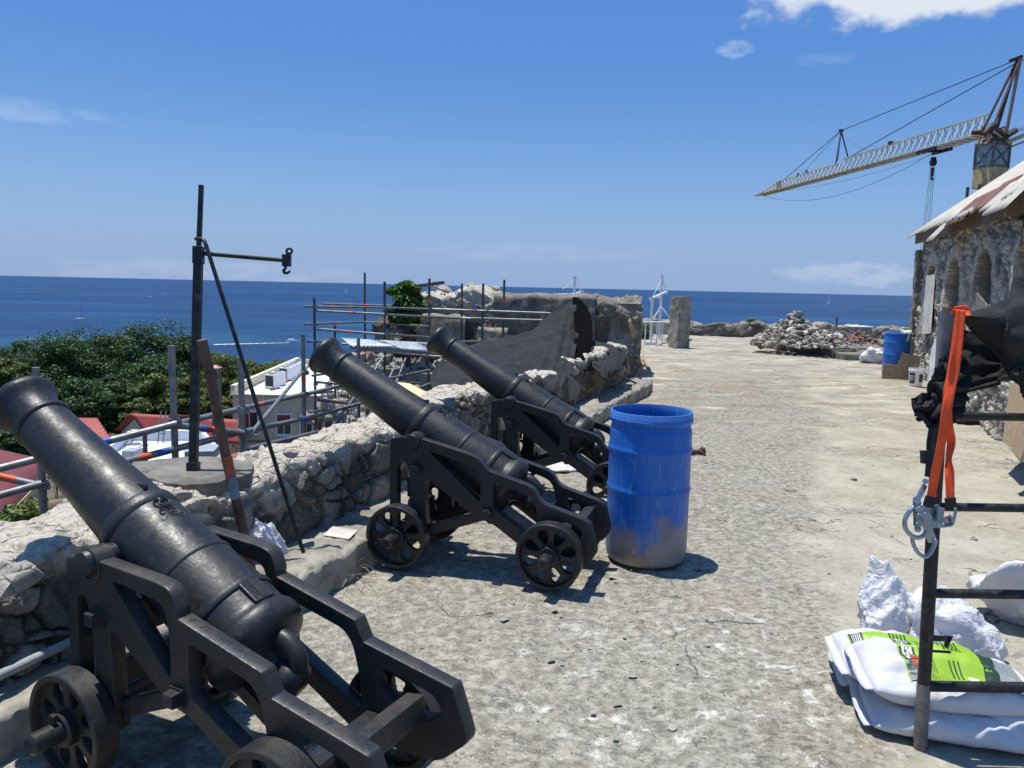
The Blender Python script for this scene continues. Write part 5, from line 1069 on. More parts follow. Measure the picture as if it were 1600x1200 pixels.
a=dep(1341,522,26.5);zt=a[2]+.24;m=MB();m.box((a[0],a[1],(zt+0)/2),(.66,.6,zt),.1);m.obj('box_body',M_conc,root,bevel=.015);m=MB();m.box((a[0],a[1],zt+.022),(.71,.65,.04),.1);m.obj('lid',M_whitep,root,bevel=.008)
for i,(px,py,r,lab) in enumerate([(1042,531,.17,'grey boulder at the foot of the thin white railing'),(1074,530,.17,'pale boulder just right of the stone pillar foot'),(1417,574,.2,'pale broken stone beside the white bucket')]):
    mb=MB();p=g(px,py,.05);mb.rock(p,r,90+i,flat=.6);o=mb.obj('boulder',M_rock,smooth=30);tag(o,lab,'stone')
# thin white gantry hoists and railing
M_wst=simple('white_steel',(.68,.70,.72),.5,.1,var=.08,dirt=(.35,.3,.25,.25))
def ng(*q): return Vector(dep(*q))
root=thing('gantry_hoist','thin white steel gantry hoist beside the stone pillar','hoist',g(1020,530))
m=MB();a=ng(1019.5,466,25);b=Vector((a.x,a.y,.05));m.tube(b,a,.045,n=10);m.box(b,(.35,.35,.1));m.obj('front_post',M_wst,root,smooth=40)
m=MB();a=ng(1034.5,433,28);m.tube(Vector((a.x,a.y,-.3)),a,.05,n=10);m.box(a+Vector((0,0,.03)),(.11,.11,.07));m.obj('mast',M_wst,root,smooth=40)
m=MB();m.tube(ng(1018,466.5,25),ng(1041,456,28),.045,n=8);m.box(ng(1018,467,24.9),(.12,.12,.12));m.box(ng(1040,457,28),(.14,.2,.09));m.tube(ng(1025,463,26),ng(1030,464,26),.06,n=8);m.obj('trolley_beam',M_wst,root,smooth=40)
m=MB();t=ng(1033,479,28)
for px,py in ((1021,498),(1047,497)): m.tube(t,ng(px,py,28),.03,n=6)
m.tube(ng(1035.5,436,28),ng(1041,457,28),.012,n=5);m.tube(ng(1033.5,436,28),ng(1019,466,25),.008,n=5);m.obj('stay',M_wst,root,smooth=40)
root=thing('boom_hoist','thin white boom hoist rising from behind the bastion top','hoist',M0+DM*1.6+DW*5)
m=MB();a=ng(898,434,22.0);m.tube(Vector((a.x,a.y,-.5)),a,.036,n=10);m.box(a,(.09,.09,.07));m.obj('mast',M_wst,root,smooth=40)
m=MB();m.tube(ng(866,461,21),ng(897,460,22),.035,n=8);m.tube(ng(897,460,22),ng(910,456,22.6),.04,n=8);m.box(ng(868,460,21),(.11,.12,.10));m.box(ng(909,456,22.5),(.13,.14,.10));m.obj('boom',M_wst,root,smooth=40)
m=MB();m.tube(ng(898,436,22),ng(879,452,21.5),.008,n=5);m.tube(ng(899,436,22),ng(909,455,22.5),.012,n=5);m.obj('stay',M_wst,root)
m=MB();a=ng(884,460,20);m.tube(Vector((a.x,a.y,1.2)),Vector((a.x,a.y,a.z)),.05,n=8);o=m.obj('short_post',M_steeldark);tag(o,'short dark post on the bastion top left of the boom hoist','post')
root=thing('railing','thin white pipe railing between the bastion and the stone pillar','railing',g(1030,530));D=24.5
m=MB();m.tube(ng(1004,503,D),ng(1052,503.5,D),.025,n=8);m.obj('top_rail',M_wst,root,smooth=40)
for px in (1009,1027,1036,1050):
    m=MB();a=ng(px,503.3,D);m.tube(Vector((a.x,a.y,0)),a,.022,n=8);m.obj('post',M_wst,root,smooth=40)
# ------------------------------------------------------------------ ruined building on the right
B0=np.array([5.72,8.32,0]);DB=np.array([.362,.932,0]);DB/=np.linalg.norm(DB);NB=np.array([-DB[1],DB[0],0])   # face normal, towards the terrace
CN=plane(1428,560,B0,NB);LBW=(CN-B0)@DB
def bw(px,py): q=plane(px,py,B0,NB);return (q-B0)@DB,q[2]
def bpt(s,n,z): return B0+DB*s+NB*n+np.array([0,0,z])
EC=bw(1446,374);ZEV=EC[1];E2=bw(1600,326)
print('building len',LBW,'eave',EC,E2)
def eave(s): return ZEV+(E2[1]-ZEV)*(EC[0]-s)/(EC[0]-E2[0])*1.0
S=np.arange(-3.5,LBW+.01,.032);Z=np.arange(-.1,4.2,.032)
SS,ZZ=np.meshgrid(S,Z,indexing='ij');top=eave(SS);ZZ=np.minimum(ZZ,top+.0)
nich=[]   # (s centre, half width, z bottom, z spring)
def niche(x0,x1,yt,yb):
    xm=(x0+x1)/2;s0=bw(x0,(yt+yb)/2)[0];s1=bw(x1,(yt+yb)/2)[0];zt=bw(xm,yt)[1];zb=bw(xm,yb)[1];hw=abs(s1-s0)/2;nich.append(((s0+s1)/2,hw,zb,zt-hw*.8))
niche(1447,1463,413,522);niche(1477,1500,406,575);niche(1524,1552,393,545);niche(1586,1612,375,560)
nich.append((-.2,.45,.9,2.2))
rec=np.zeros_like(SS);sur=np.zeros_like(SS)
for (sc,hw,zb,zs) in nich:
    dx=np.abs(SS-sc)/hw;dz=np.where(ZZ>zs,np.sqrt(dx**2+((ZZ-zs)/(hw*.8))**2),dx);inside=(dz<1)&(ZZ>zb);rec=np.where(inside,1,rec)
    ring=(dz<1.45)&(dz>=1)&(ZZ>zb-.1);sur=np.where(ring,1,sur)
G=B0+SS[...,None]*DB+np.array([0,0,1])*ZZ[...,None]
P=G*np.array([6.5,6.5,8.5])+.3*np.stack([fbm(G*4,3,1),fbm(G*4,3,2),fbm(G*4,3,3)],-1);F1,F2,ID=worley(P,91);mo=sst(.02,.22,F2-F1)
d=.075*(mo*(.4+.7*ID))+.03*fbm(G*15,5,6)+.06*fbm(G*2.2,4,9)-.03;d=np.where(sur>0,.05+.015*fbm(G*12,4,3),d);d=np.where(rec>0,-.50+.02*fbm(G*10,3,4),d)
ID=np.where(sur>0,.45+.3*ID,ID);mo=np.where(sur>0,1,mo);ID=np.where(rec>0,-.6,ID);mo=np.where(rec>0,1.,mo)  # recess stone darkened: the shade of the niche reveals put into colour
G=G+NB*d[...,None]
M_bld=m_stone('blackened_limestone_rubble',light=(.74,.68,.57),dark=(.15,.135,.115),mortar=(.40,.36,.30),stain=(.05,.047,.042),stainamt=.7)
root=thing('ruined_building','ruined stone building with arched window niches and a torn corrugated roof on the right','building',bpt(LBW/2,0,0))
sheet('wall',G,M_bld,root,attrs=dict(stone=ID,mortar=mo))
for (sc,hw,zb,zs) in nich[1:]:
    A=[(sc-hw*1.0,zb)]+[(sc-hw*math.cos(a),zs+hw*.8*math.sin(a)) for a in np.linspace(0,math.pi,11)]+[(sc+hw*1.0,zb)];P_=[bpt(s_,-.40,z_) for s_,z_ in A];m=MB();m.add(P_+[p-NB*.03 for p in P_],[tuple(range(len(P_))),tuple(range(2*len(P_)-1,len(P_)-1,-1))]+[(i+len(P_),(i+1)%len(P_)+len(P_),(i+1)%len(P_),i) for i in range(len(P_))]);m.obj('niche_boarding',simple('shade_dark_boards',(.035,.034,.034),.9,var=.5,scale=3),root)  # boards toned near black to paint the shaded niche interior
# gable wall at the far end, slightly battered
T=np.arange(0,5,.06);SG,ZG=np.meshgrid(T,np.arange(-.1,ZEV+.05,.06),indexing='ij');Gg=bpt(LBW,0,0)-NB*SG[...,None]+np.array([0,0,1])*ZG[...,None]
F1,F2,ID=worley(Gg*6,95);mo=sst(.02,.2,F2-F1);Gg=Gg+DB*(.08*mo*(.4+ID*.7)+.04*fbm(Gg*12,4,7))[...,None];sheet('gable_wall',Gg,M_bld,root,attrs=dict(stone=ID,mortar=mo))
m=MB();G2=[]
SQ,ZQ=np.meshgrid(np.linspace(-.13,.16,8),np.arange(-.1,ZEV-.55,.05),indexing='ij');
Gq=np.concatenate([bpt(LBW+.03,0,0)+NB*np.linspace(0,.16,6)[:,None,None]+np.array([0,0,1])*np.arange(-.1,ZEV-.2,.05)[None,:,None]+0*DB,bpt(LBW+.03,0,0)+NB*.16-DB*np.linspace(.03,.32,8)[:,None,None]+np.array([0,0,1])*np.arange(-.1,ZEV-.2,.05)[None,:,None],bpt(LBW+.03,0,0)+NB*np.linspace(.13,0,5)[:,None,None]-DB*.34+np.array([0,0,1])*np.arange(-.1,ZEV-.2,.05)[None,:,None]])
Gq=Gq+NB*(.03*fbm(Gq*9,4,2))[...,None]+DB*(.03*fbm(Gq*9,4,3))[...,None];sheet('corner_buttress',Gq,M_wallface,root)
# white plaster patch and niche boarding
q=[bpt(bw(1468,560)[0],.10,.05),bpt(bw(1452,560)[0],.10,.05),bpt(bw(1455,540)[0],.10,.55),bpt(bw(1466,525)[0],.10,.95)]
def flat(name,pts,t,mat,parent,nrm=None):
    nrm=NB if nrm is None else nrm
    m=MB();P=[Vector(p) for p in pts];k=len(P);V=P+[p-Vector(nrm)*t for p in P];m.add(V,[tuple(range(k)),tuple(range(2*k-1,k-1,-1))]+[(i+k,(i+1)%k+k,(i+1)%k,i) for i in range(k)]);return m.obj(name,mat,parent,bevel=.003)
def bx(px,py,n): q=plane(px,py,B0+NB*n,NB);return q
flat('limewash_patch',[bx(1464,522,.11),bx(1462,590,.11),bx(1446,606,.11),bx(1449,590,.11),bx(1455,545,.11)],.05,simple('limewash',(.72,.71,.68),.85,dirt=(.4,.38,.33,.4)),root)
o=flat('window_board',[bx(1459,429,.10),bx(1452,519,.14),bx(1439,520,.14),bx(1447.5,431,.10)],.03,simple('grey_white_board',(.52,.50,.44),.7),None);tag(o,'long pale board leaning in the leftmost window niche of the ruined building','board')
o=flat('grey_sheet',[bx(1520,450,.13),bx(1541,476,.13),bx(1541,500,.13),bx(1517,500,.13)],.02,M_concdark,None);tag(o,'bent grey sheet standing in the niche above the black netting','sheet')
# eave board and roof
m=MB();m.bar(bpt(-3.6,.16,eave(-3.6)+.02),bpt(LBW+.1,.16,eave(LBW)+.02),.05,.22);m.obj('eave_board',M_wooddark,root)
SL=math.tan(R_(37));M_roof2=simple('weathered_white_sheet',(.52,.485,.41),.6,.15,var=.1,scale=1.2,dirt=(.36,.28,.20,.45));M_rustroof=simple('rusty_maroon_sheet',(.16,.065,.05),.75,.1,var=.4,scale=5,dirt=(.33,.28,.24,.5))
def rp(s,t,lift=0): # t = distance up the slope in plan from the face
    return bpt(s,.30-t,eave(s)+.10+t*SL+lift)
nS=60*6;Su=np.linspace(LBW+.25,-3.6,nS);Tv=np.linspace(0,4.2,9);G=np.array([[rp(s,t+.05*math.sin(s*2.3)*(1 if j==0 else 0)+(.10*fbm(np.array([[s*2.1,0,0]]),3,7)[0] if j==0 else 0),.022*math.sin(2*math.pi*s/.115)) for j,t in enumerate(Tv)] for s in Su])
sheet('roof',G,M_roof2,root,.006)
m=MB();m.add([bpt(LBW,.2-0,ZEV-.05),bpt(LBW,-4,ZEV-.05),bpt(LBW,-4,ZEV+3.3)],[(0,1,2)]);m.obj('gable',M_wooddark,root)
def loose(name,s0,s1,t0,t1,lift0,lift1,mat,sag,par=root):
    U=np.linspace(s0,s1,int(abs(s1-s0)/.02)+2);V_=np.linspace(t0,t1,7);Gl=np.array([[rp(s+sag*(t-t0),t,.05+lift0+(lift1-lift0)*(t-t0)/(t1-t0)+.016*math.sin(2*math.pi*s/.115)) for t in V_] for s in U]);
    sheet(name,Gl,mat,par,.005)
s1600=bw(1600,330)[0]
def sx(px): return bw(px,345)[0]
loose('loose_sheet',sx(1552),sx(1520),-.10,.34,-.10,.02,M_rustroof,.35);loose('loose_sheet',sx(1582),sx(1553),-.04,.42,-.05,.03,M_rustroof,.5);loose('loose_sheet',sx(1519),sx(1503),-.24,.16,-.20,.0,M_roof2,-.3);loose('loose_sheet',sx(1596),sx(1583),-.10,.25,-.07,.02,M_roof2,.3);loose('loose_sheet',sx(1640),sx(1598),-.14,.25,-.12,.03,M_roof2,.2)
for i,(px,py) in enumerate([(1599,345)]):
    a=bx(px,py,.1);tree('tuft of fern growing on the ruined building wall under the eave',a,(.12,.07,.10),7,.028,M_leafmid,450+i,a[2],.006,None,per=70,name='fern',cat='plant')
# things along the building foot
root=thing('white_bucket','white plastic bucket with a dark printed label near the far blue drum','bucket',g(1430,603));b=g(1430,603,0);r=.135
m=MB();m.lathe([(0,.001),(0,r*.86),(.01,r*.88),(.30,r),(.305,r+.012),(.33,r+.012),(.335,r+.004),(.36,r+.004),(.36,r-.006),(.02,r*.84),(.02,.001)],b,(0,0,1),36,caps=False);m.obj('pail',M_whitep,root,smooth=40)
m=MB();m.lathe([(.345,.001),(.345,r-.008)],b,(0,0,1),30,caps=False);m.poly([b+np.array([(r+.012)*math.cos(t),-(r+.0)*.25*math.sin(t)-.02,.33+.10*math.sin(t)]) for t in np.linspace(0,math.pi,12)],.004,6);m.obj('handle',M_steel,root,smooth=40)
m=MB();A0=math.atan2(-b[1],-b[0])
for a0,a1,z0,z1,mi in ((-.95,-.15,.06,.27,0),(.45,1.1,.09,.25,0),(-.85,-.25,.20,.215,1),(-.85,-.25,.16,.175,1),(-.85,-.4,.12,.135,1)):
    A=np.linspace(A0+a0,A0+a1,9);rr_=r*.95+.009+(.0015 if mi else 0);V=[];
    for z in (z0,z1):
        for t in A: V.append((b[0]+(rr_+(z-.15)*.05)*math.cos(t),b[1]+(rr_+(z-.15)*.05)*math.sin(t),z))
    m.add(V,[(i,i+1,i+10,i+9) for i in range(8)],mi)
m.obj('printed_label',[simple('indigo_print',(.035,.03,.10),.5),M_whitep],root)
PLN=np.array([-.45,-.9,0]);PLN/=np.linalg.norm(PLN);p0=g(1380,592,0)
def pq(px,py): return plane(px,py,p0,PLN)
root=thing('notched_plywood','dark notched plywood board leaning against the far blue drum','plywood',p0)
flat('board',[pq(x,y) for x,y in [(1377,593),(1381,570),(1403,572),(1411,552),(1437,556),(1436,588),(1420,600),(1400,597)]],.02,M_ply,root,PLN)
flat('edge_strip',[pq(x,y)+PLN*.006 for x,y in [(1380,572),(1381,568.5),(1402,570.5),(1410,550),(1412.5,551),(1404.5,573.5)]],.012,M_wood,root,PLN)
m=MB();m.tube(dep(1424,512,16.4),dep(1418,533,16.3),.02,n=6);o=m.obj('short_stick',M_wooddark);tag(o,'short dark stick poking up behind the far blue drum','stick')
crumple('white_rag','white rag lying on top of the far blue drum',dep(1417,519,16.2)+[0,0,-.03],(.14,.1,.06),31,'rag',amp=.4)
for i,(P,mm,lab) in enumerate([([(1596,600),(1578,600),(1566,688),(1585,706)],M_ply,'grimy plywood sheet leaning on the building under the black netting'),([(1612,590),(1598,590),(1577,696),(1581,698)],M_wood,'raw timber plank leaning in front of the grimy plywood'),([(1640,590),(1604,600),(1583,708),(1592,722)],M_ply,'second leaning plywood sheet cut by the right picture edge')]):
    n_=.25+.12*i;o=flat('leaning_board',[bx(x,y,n_ if y<650 else n_+.18) for x,y in P],.03,mm,None);tag(o,lab,'board')
crumple('dark_bundle','dark rag bundle on the ground at the building foot, behind the frame',g(1512,662,.0),(.22,.16,.14),33,'bundle',mat=M_tarp,amp=.35)
# ------------------------------------------------------------------ tower crane beyond the building
root=thing('tower_crane','faded yellow tower crane with a long lattice jib reaching over the sea side','crane',(dep(1545,400,42)[0],dep(1545,400,42)[1],-9))
DCr=42.0
ct=dep(1551,250,DCr);cx,cy=ct[0],ct[1]
def cz(py): return dep(1551,py,DCr)[2]
def cp(px,py,dd=0): return Vector(dep(px,py,DCr+dd))
m=MB()
hw=.55
zt_=cz(296)
for sx_,sy in ((-1,-1),(1,-1),(1,1),(-1,1)): m.bar((cx+sx_*hw-.35,cy+sy*hw,-9),(cx+sx_*hw-.35,cy+sy*hw,zt_+.2),.12,.12)
z=-8
while z<zt_-1:
    for s in range(4):
        c_=[(-1,-1),(1,-1),(1,1),(-1,1)];a=c_[s];b_=c_[(s+1)%4];m.bar((cx+a[0]*hw-.35,cy+a[1]*hw,z),(cx+b_[0]*hw-.35,cy+b_[1]*hw,z+1.1),.06,.06);m.bar((cx+a[0]*hw-.35,cy+a[1]*hw,z),(cx+b_[0]*hw-.35,cy+b_[1]*hw,z),.06,.06)
    z+=1.1
m.obj('mast',M_steeldark,root)
cr=.35;wcab=.92
def CB(m,x,y,z0,z1,w_,d_,mi=0): m.box((cx+x,cy+y,(z0+z1)/2),(w_,d_,z1-z0),cr,mi)
m=MB();CB(m,-.05,0,cz(294),cz(262),1.25,1.15);m.obj('cab',M_ochre,root,bevel=.03)
m=MB();CB(m,-.05,0,cz(262),cz(228),1.15,1.05);m.obj('cab_glass',simple('crane_glass',(.30,.33,.34),.3,spec=.5),root)
m=MB()
ca,sa=math.cos(cr),math.sin(cr)
def cc(x,y): return (cx-.05+x*ca-y*sa,cy+x*sa+y*ca)
for x,y in ((-.6,-.55),(.6,-.55),(.6,.55),(-.6,.55)): a=cc(x,y);m.bar((a[0],a[1],cz(264)),(a[0],a[1],cz(224)),.09,.09)
for p,q in (((-.6,-.56),(.6,-.56)),((.6,-.55),(.6,.55)),((-.6,-.55),(-.6,.55))):
    a=cc(*p);b_=cc(*q);m.bar((*a,cz(227)),(*b_,cz(227)),.09,.10);m.bar((*a,cz(261)),(*b_,cz(261)),.08,.08);m.bar((*a,cz(260)),(*b_,cz(230)),.05,.05);m.bar((*a,cz(230)),(*b_,cz(260)),.05,.05)
m.obj('cab_frame',simple('grey_brown_cab_frame',(.16,.14,.11),.6),root)
# slewing machinery
m=MB();m.lathe([(0,.6),(.25,.6),(.3,.45),(.5,.4)],(cx,cy,cz(226)),(0,0,1),20);m.tube((cx-.3,cy-.3,cz(212)),(cx+.4,cy-.2,cz(205)),.2,n=12);m.tube((cx-.1,cy,cz(214)),(cx-.1,cy,cz(196)),.16,n=12);m.tube((cx+.3,cy-.5,cz(216)),(cx+.9,cy-.3,cz(206)),.16,n=10);m.tube((cx-1.3,cy-.1,cz(210)),(cx-.8,cy-.1,cz(208)),.13,n=10);m.tube((cx-.9,cy-.5,cz(214)),(cx-.5,cy-.5,cz(202)),.14,n=10)
m.obj('winch',M_rust,root,smooth=40)
m=MB();a=Vector((cx-.75,cy-.4,cz(226)))
for s in (-1,1):
    m.bar((cx-.6,cy+s*.45,cz(226)),(cx-.5,cy+s*.45,cz(196)),.1,.1);m.bar((cx+.6,cy+s*.45,cz(228)),(cx+.1,cy+s*.45,cz(205)),.1,.1);m.bar((cx-.6,cy+s*.45,cz(205)),(cx+.6,cy+s*.45,cz(228)),.09,.09)
m.bar((cx-.6,cy-.5,cz(226)),(cx-.6,cy+.5,cz(226)),.1,.1);m.bar((cx+.6,cy-.5,cz(228)),(cx+.6,cy+.5,cz(228)),.1,.1);m.obj('turntable_frame',M_ochre,root)
# A frame
apex=Vector((cx+(1587-1551)/FPX*DCr,cy+.6,cz(92)))
m=MB();
for s in (-1,1): m.tube((cx+(-16)/FPX*DCr*1.0,cy+s*.5,cz(214)),apex+Vector((0,s*.12,0)),.075,n=8);m.tube((cx+8/FPX*DCr,cy+s*.5,cz(212)),apex+Vector((.0,s*.12,0)),.085,n=8)
m.bar(apex+Vector((-.45,0,-.1)),apex+Vector((.1,0,.12)),.3,.16);m.obj('tower_head',M_rust,root,smooth=40)
# counter jib, running off the frame to the right
m=MB()
for s in (-1,1):
    m.bar((cx+.4,cy+s*.5,cz(226)),(cx+6,cy-1.2+s*.5,cz(226)+2.5),.14,.14);m.bar((cx+1.3,cy+s*.5,cz(226)),(cx+6,cy-1.2+s*.5,cz(226)+4.2-2.0),.10,.10)
m.bar((cx+1.5,cy-.5,cz(216)),(cx+3.0,cy-.5,cz(216)),.05,.05);m.obj('counter_jib',M_ochre,root)
m=MB();m.tube(apex,(cx+6,cy-1.2,cz(226)+2.7),.02,n=5);m.tube((cx+.9,cy-.2,cz(205)),(cx+6,cy-1.0,cz(165)),.015,n=5);m.tube((cx+.9,cy+.2,cz(207)),(cx+6,cy-.8,cz(170)),.015,n=5);m.obj('rear_tie',M_blackpipe,root)
# jib lattice
jr=Vector((cx-.5,cy,cz(212)));tip=Vector(dep(1186,306,72.5));tip.z=max(tip.z,jr.z-1.2)
print('jib root',jr,'tip',tip)
jd=(tip-jr);JL=jd.length;jd.normalize();jl=Vector((-jd.y,jd.x,0)).normalized();ju=Vector((0,0,1))
def jp(t,l,h): return jr+jd*(t*JL)+jl*l+ju*h
def jh(t): return 1.05 if t<.5 else (.80 if t<.86 else .80*(1-(t-.86)/.14*.85))
chords=[];seg=46
m=MB();lac=MB();wlac=MB()
for i in range(seg):
    t0,t1=i/seg,(i+1)/seg;W_=.5
    for s in (-1,1): m.bar(jp(t0,s*W_,0),jp(t1,s*W_,0),.062,.062)
    h0,h1=jh(t0),jh(t1)
    if abs(t0-.5)>.012: m.bar(jp(t0,0,h0),jp(t1,0,h1 if t1<.5 or t0>=.5 else h0),.075,.075)
    tm=(t0+t1)/2;hm=jh(tm)
    for s in (-1,1): wlac.bar(jp(t0,s*W_,0),jp(tm,0,hm),.032,.032);wlac.bar(jp(tm,0,hm),jp(t1,s*W_,0),.032,.032)
    lac.bar(jp(t0,-W_,0),jp(t0,W_,0),.05,.05);lac.bar(jp(t0,-W_,0),jp(t1,W_,0),.04,.04)
m.add(lac.v,lac.f,0);m.add(wlac.v,wlac.f,1);J=m.obj('jib',[M_ochre,simple('pale_lattice_paint',(.58,.52,.38),.55,.1)],root)
m=MB();kt=jp(.52,0,3.2)
for s in (-1,1): m.tube(jp(.50,s*.45,jh(.4)*.9),kt,.055,n=6)
m.tube(jp(.535,0,.75),kt,.05,n=6);m.box(kt,(.3,.2,.2));m.obj('king_post',M_steeldark,root)
m=MB();m.tube(apex,kt,.028,n=5);m.tube(apex+Vector((0,.1,-.15)),jp(.47,0,1.05),.03,n=5);m.tube(kt,jp(.83,0,.8),.028,n=5);m.tube(kt,jp(.72,0,.8),.014,n=5)
def sag(a,b,d,n=14): a=Vector(a);b=Vector(b);return [a.lerp(b,t)-Vector((0,0,d*4*t*(1-t))) for t in np.linspace(0,1,n)]
m.poly(sag(kt,jp(.28,0,1.05),.9),.012,5);m.poly(sag(jp(.98,0,0),jp(.13,0,-.1),1.5,24),.014,5);m.poly(sag(jp(.86,0,-.05),jp(.02,0,-.1),.5,10),.01,5);m.obj('tie_cable',M_blackpipe,root)
m=MB();tt=.145;m.bar(jp(tt-.03,-.5,-.12),jp(tt+.03,-.5,-.12),.1,.2);m.bar(jp(tt-.03,.5,-.12),jp(tt+.03,.5,-.12),.1,.2);m.bar(jp(tt,-.5,-.14),jp(tt,.5,-.14),.2,.15)
m.box(jp(tt,0,-.75),(.24,.22,.5));m.tube(jp(tt,-.14,-.8),jp(tt,.14,-.8),.17,n=10);m.tube(jp(tt,0,-1.1),jp(tt,0,-1.6),.09,n=8);m.poly([jp(tt,0,-1.6),jp(tt+.003,.0,-1.75),jp(tt-.003,0,-1.85),jp(tt-.006,0,-1.75)],.05,6);m.obj('hook_block',M_blackpipe,root,smooth=40)
m=MB()
for k in (-.22,-.07,.08,.22): m.tube(jp(tt,k*.6,-1.0),jp(tt+.004,k*1.2,-6.8),.011,n=4)
m.obj('hoist_rope',M_blackpipe,root)
m=MB();m.bar(tip+Vector((-.2,0,.05)),tip+Vector((.4,0,.15)),.6,.12);m.box(jp(.30,0,1.15),(.3,.2,.2));m.box(jp(.74,0,.9),(.12,.12,.25));m.box(jp(.69,0,.92),(.12,.12,.25));m.box(jp(.86,0,.5),(.15,1.0,.5));m.obj('jib_fitting',M_rust,root)
# ------------------------------------------------------------------ scaffold end frame in the right foreground
YF=2.86
def fr(px,py,dy=0): return Vector(atY(px,py,YF+dy))
root=thing('scaffold_frame','grimy black scaffold end frame standing in the right foreground','scaffold frame',fr(1437,1178))
pb_=fr(1437,1177);pt_=fr(1478,486)
m=MB();m.poly([pb_,pb_.lerp(pt_,.5),pt_],.0245,18);mid=m.obj('post',M_blackpipe,root,smooth=50)
m=MB();m.lathe([(0,.001),(0,.0251),(.30,.0251),(.302,.0245)],pb_-Vector((0,0,.004)),pt_-pb_,18,caps=False);m.obj('post_sleeve',simple('worn_grey_sleeve',(.16,.15,.135),.6,.3,var=.3,scale=14,dirt=(.3,.28,.25,.4)),root,smooth=40)
m=MB();a=fr(1442.6,1163);m.tube(a+Vector((.001,-.0278,-.0)),a+Vector((.001,-.0286,0)),.004,n=8);m.obj('pin_hole',M_black,root)
for y0,r in ((650,.0155),(792,.0165),(927,.0185),(1072,.0215)):
    f_=(1177-y0)/(1177-486);a=pb_.lerp(pt_,f_);a=fr(1437+41*f_,y0);b=a+Vector((1.3,0,.012));m=MB();m.tube(a,b,r,n=12);m.obj('rung',M_blackpipe,root,smooth=50)
m=MB();m.lathe([(0,.001),(0,.0262),(.30,.0262),(.30,.0246)],pt_+(pb_-pt_).normalized()*.302,pt_-pb_,18,caps=False);m.tube(pt_-Vector((.03,0,.004)),pt_+Vector((.05,0,-.004)),.004,n=6);m.obj('post_top',simple('mid_grey_steel',(.23,.215,.205),.8,.0,var=.25,scale=12,dirt=(.12,.11,.10,.5)),root,smooth=40)  # upper length of the post, greyer than the black pipe below
p2=pb_+Vector((1.3,0,0));m=MB();m.tube(p2,pt_+Vector((1.3,0,0)),.0245,n=14);m.obj('post',M_blackpipe,root,smooth=50)
m=MB();m.bar(fr(1456,997),fr(1484,998),.012,.020);m.add([fr(1474,993),fr(1490,994),fr(1480,1013),fr(1476,1012),fr(1476,1000)],[(0,1,2,3,4)]);V=[fr(1474,993,.012),fr(1490,994,.012),fr(1480,1013,.012),fr(1476,1012,.012),fr(1476,1000,.012)];m.add(V,[(4,3,2,1,0)]);m.bar(fr(1484,994),fr(1478,1011),.012,.014);m.obj('locking_hook',M_blackpipe,root,bevel=.002)
m=MB();m.tube(fr(1454,1017),fr(1485,1019),.0055,n=8);m.obj('locking_pin',M_blackpipe,root,smooth=40)
# black netting bound to the frame
root=thing('black_netting','black netting stretched to the right from the frame top and bunched round its post','netting',fr(1465,640))
def cs2(name,ctrl,nu,nv,seed,amp,fold=.012,thick=.003,mat=None):
    C=np.array([[dep(*q) for q in row] for row in ctrl]);G=surf(C,nu,nv);n=gridnormals(G);vv=np.linspace(0,1,nu)[:,None];hh=np.linspace(0,1,nv)[None,:];G=G+n*(amp*.6*fbm(G*9,4,seed)+fold*(1-2*np.abs(((vv*4.2+.5*hh+.6*fbm(G*2.5,2,seed+1))%1)*2-1))*hh**.7*(1-.3*hh))[...,None];return sheet(name,G,mat or M_tarp,root,thick)
cs2('upper_panel',[[(1500,489,2.72),(1530,483,2.75),(1570,470,2.8),(1620,452,2.85),(1950,462,2.95)],[(1500,491,2.71),(1532,493,2.66),(1572,488,2.70),(1620,482,2.72),(1950,500,2.88)],[(1501,493,2.71),(1530,508,2.70),(1568,516,2.66),(1615,528,2.66),(1950,552,2.84)],[(1502,496,2.72),(1528,522,2.78),(1556,546,2.76),(1582,570,2.72),(1606,575,2.7)],[(1502,498,2.73),(1528,528,2.80),(1556,556,2.80),(1580,590,2.76),(1604,602,2.74)]],90,100,51,.010,.012)
cs2('inner_panel',[[(1485,505,2.95),(1520,520,3.0),(1560,520,3.02),(1610,510,3.02),(1950,512,3.0)],[(1480,560,2.93),(1520,560,2.97),(1560,560,3.0),(1610,555,3.0),(1950,560,3.0)],[(1480,605,2.9),(1515,598,2.95),(1558,588,2.97),(1605,576,2.97),(1950,585,2.95)],[(1482,625,2.88),(1515,612,2.93),(1558,602,2.95),(1600,592,2.93),(1950,600,2.92)]],50,60,52,.02)
cs2('right_drop',[[(1604,560,2.72),(1640,545,2.75),(1950,545,2.86)],[(1590,592,2.74),(1640,600,2.76),(1950,610,2.88)],[(1594,603,2.74),(1640,640,2.76),(1950,640,2.9)]],20,20,54,.012)
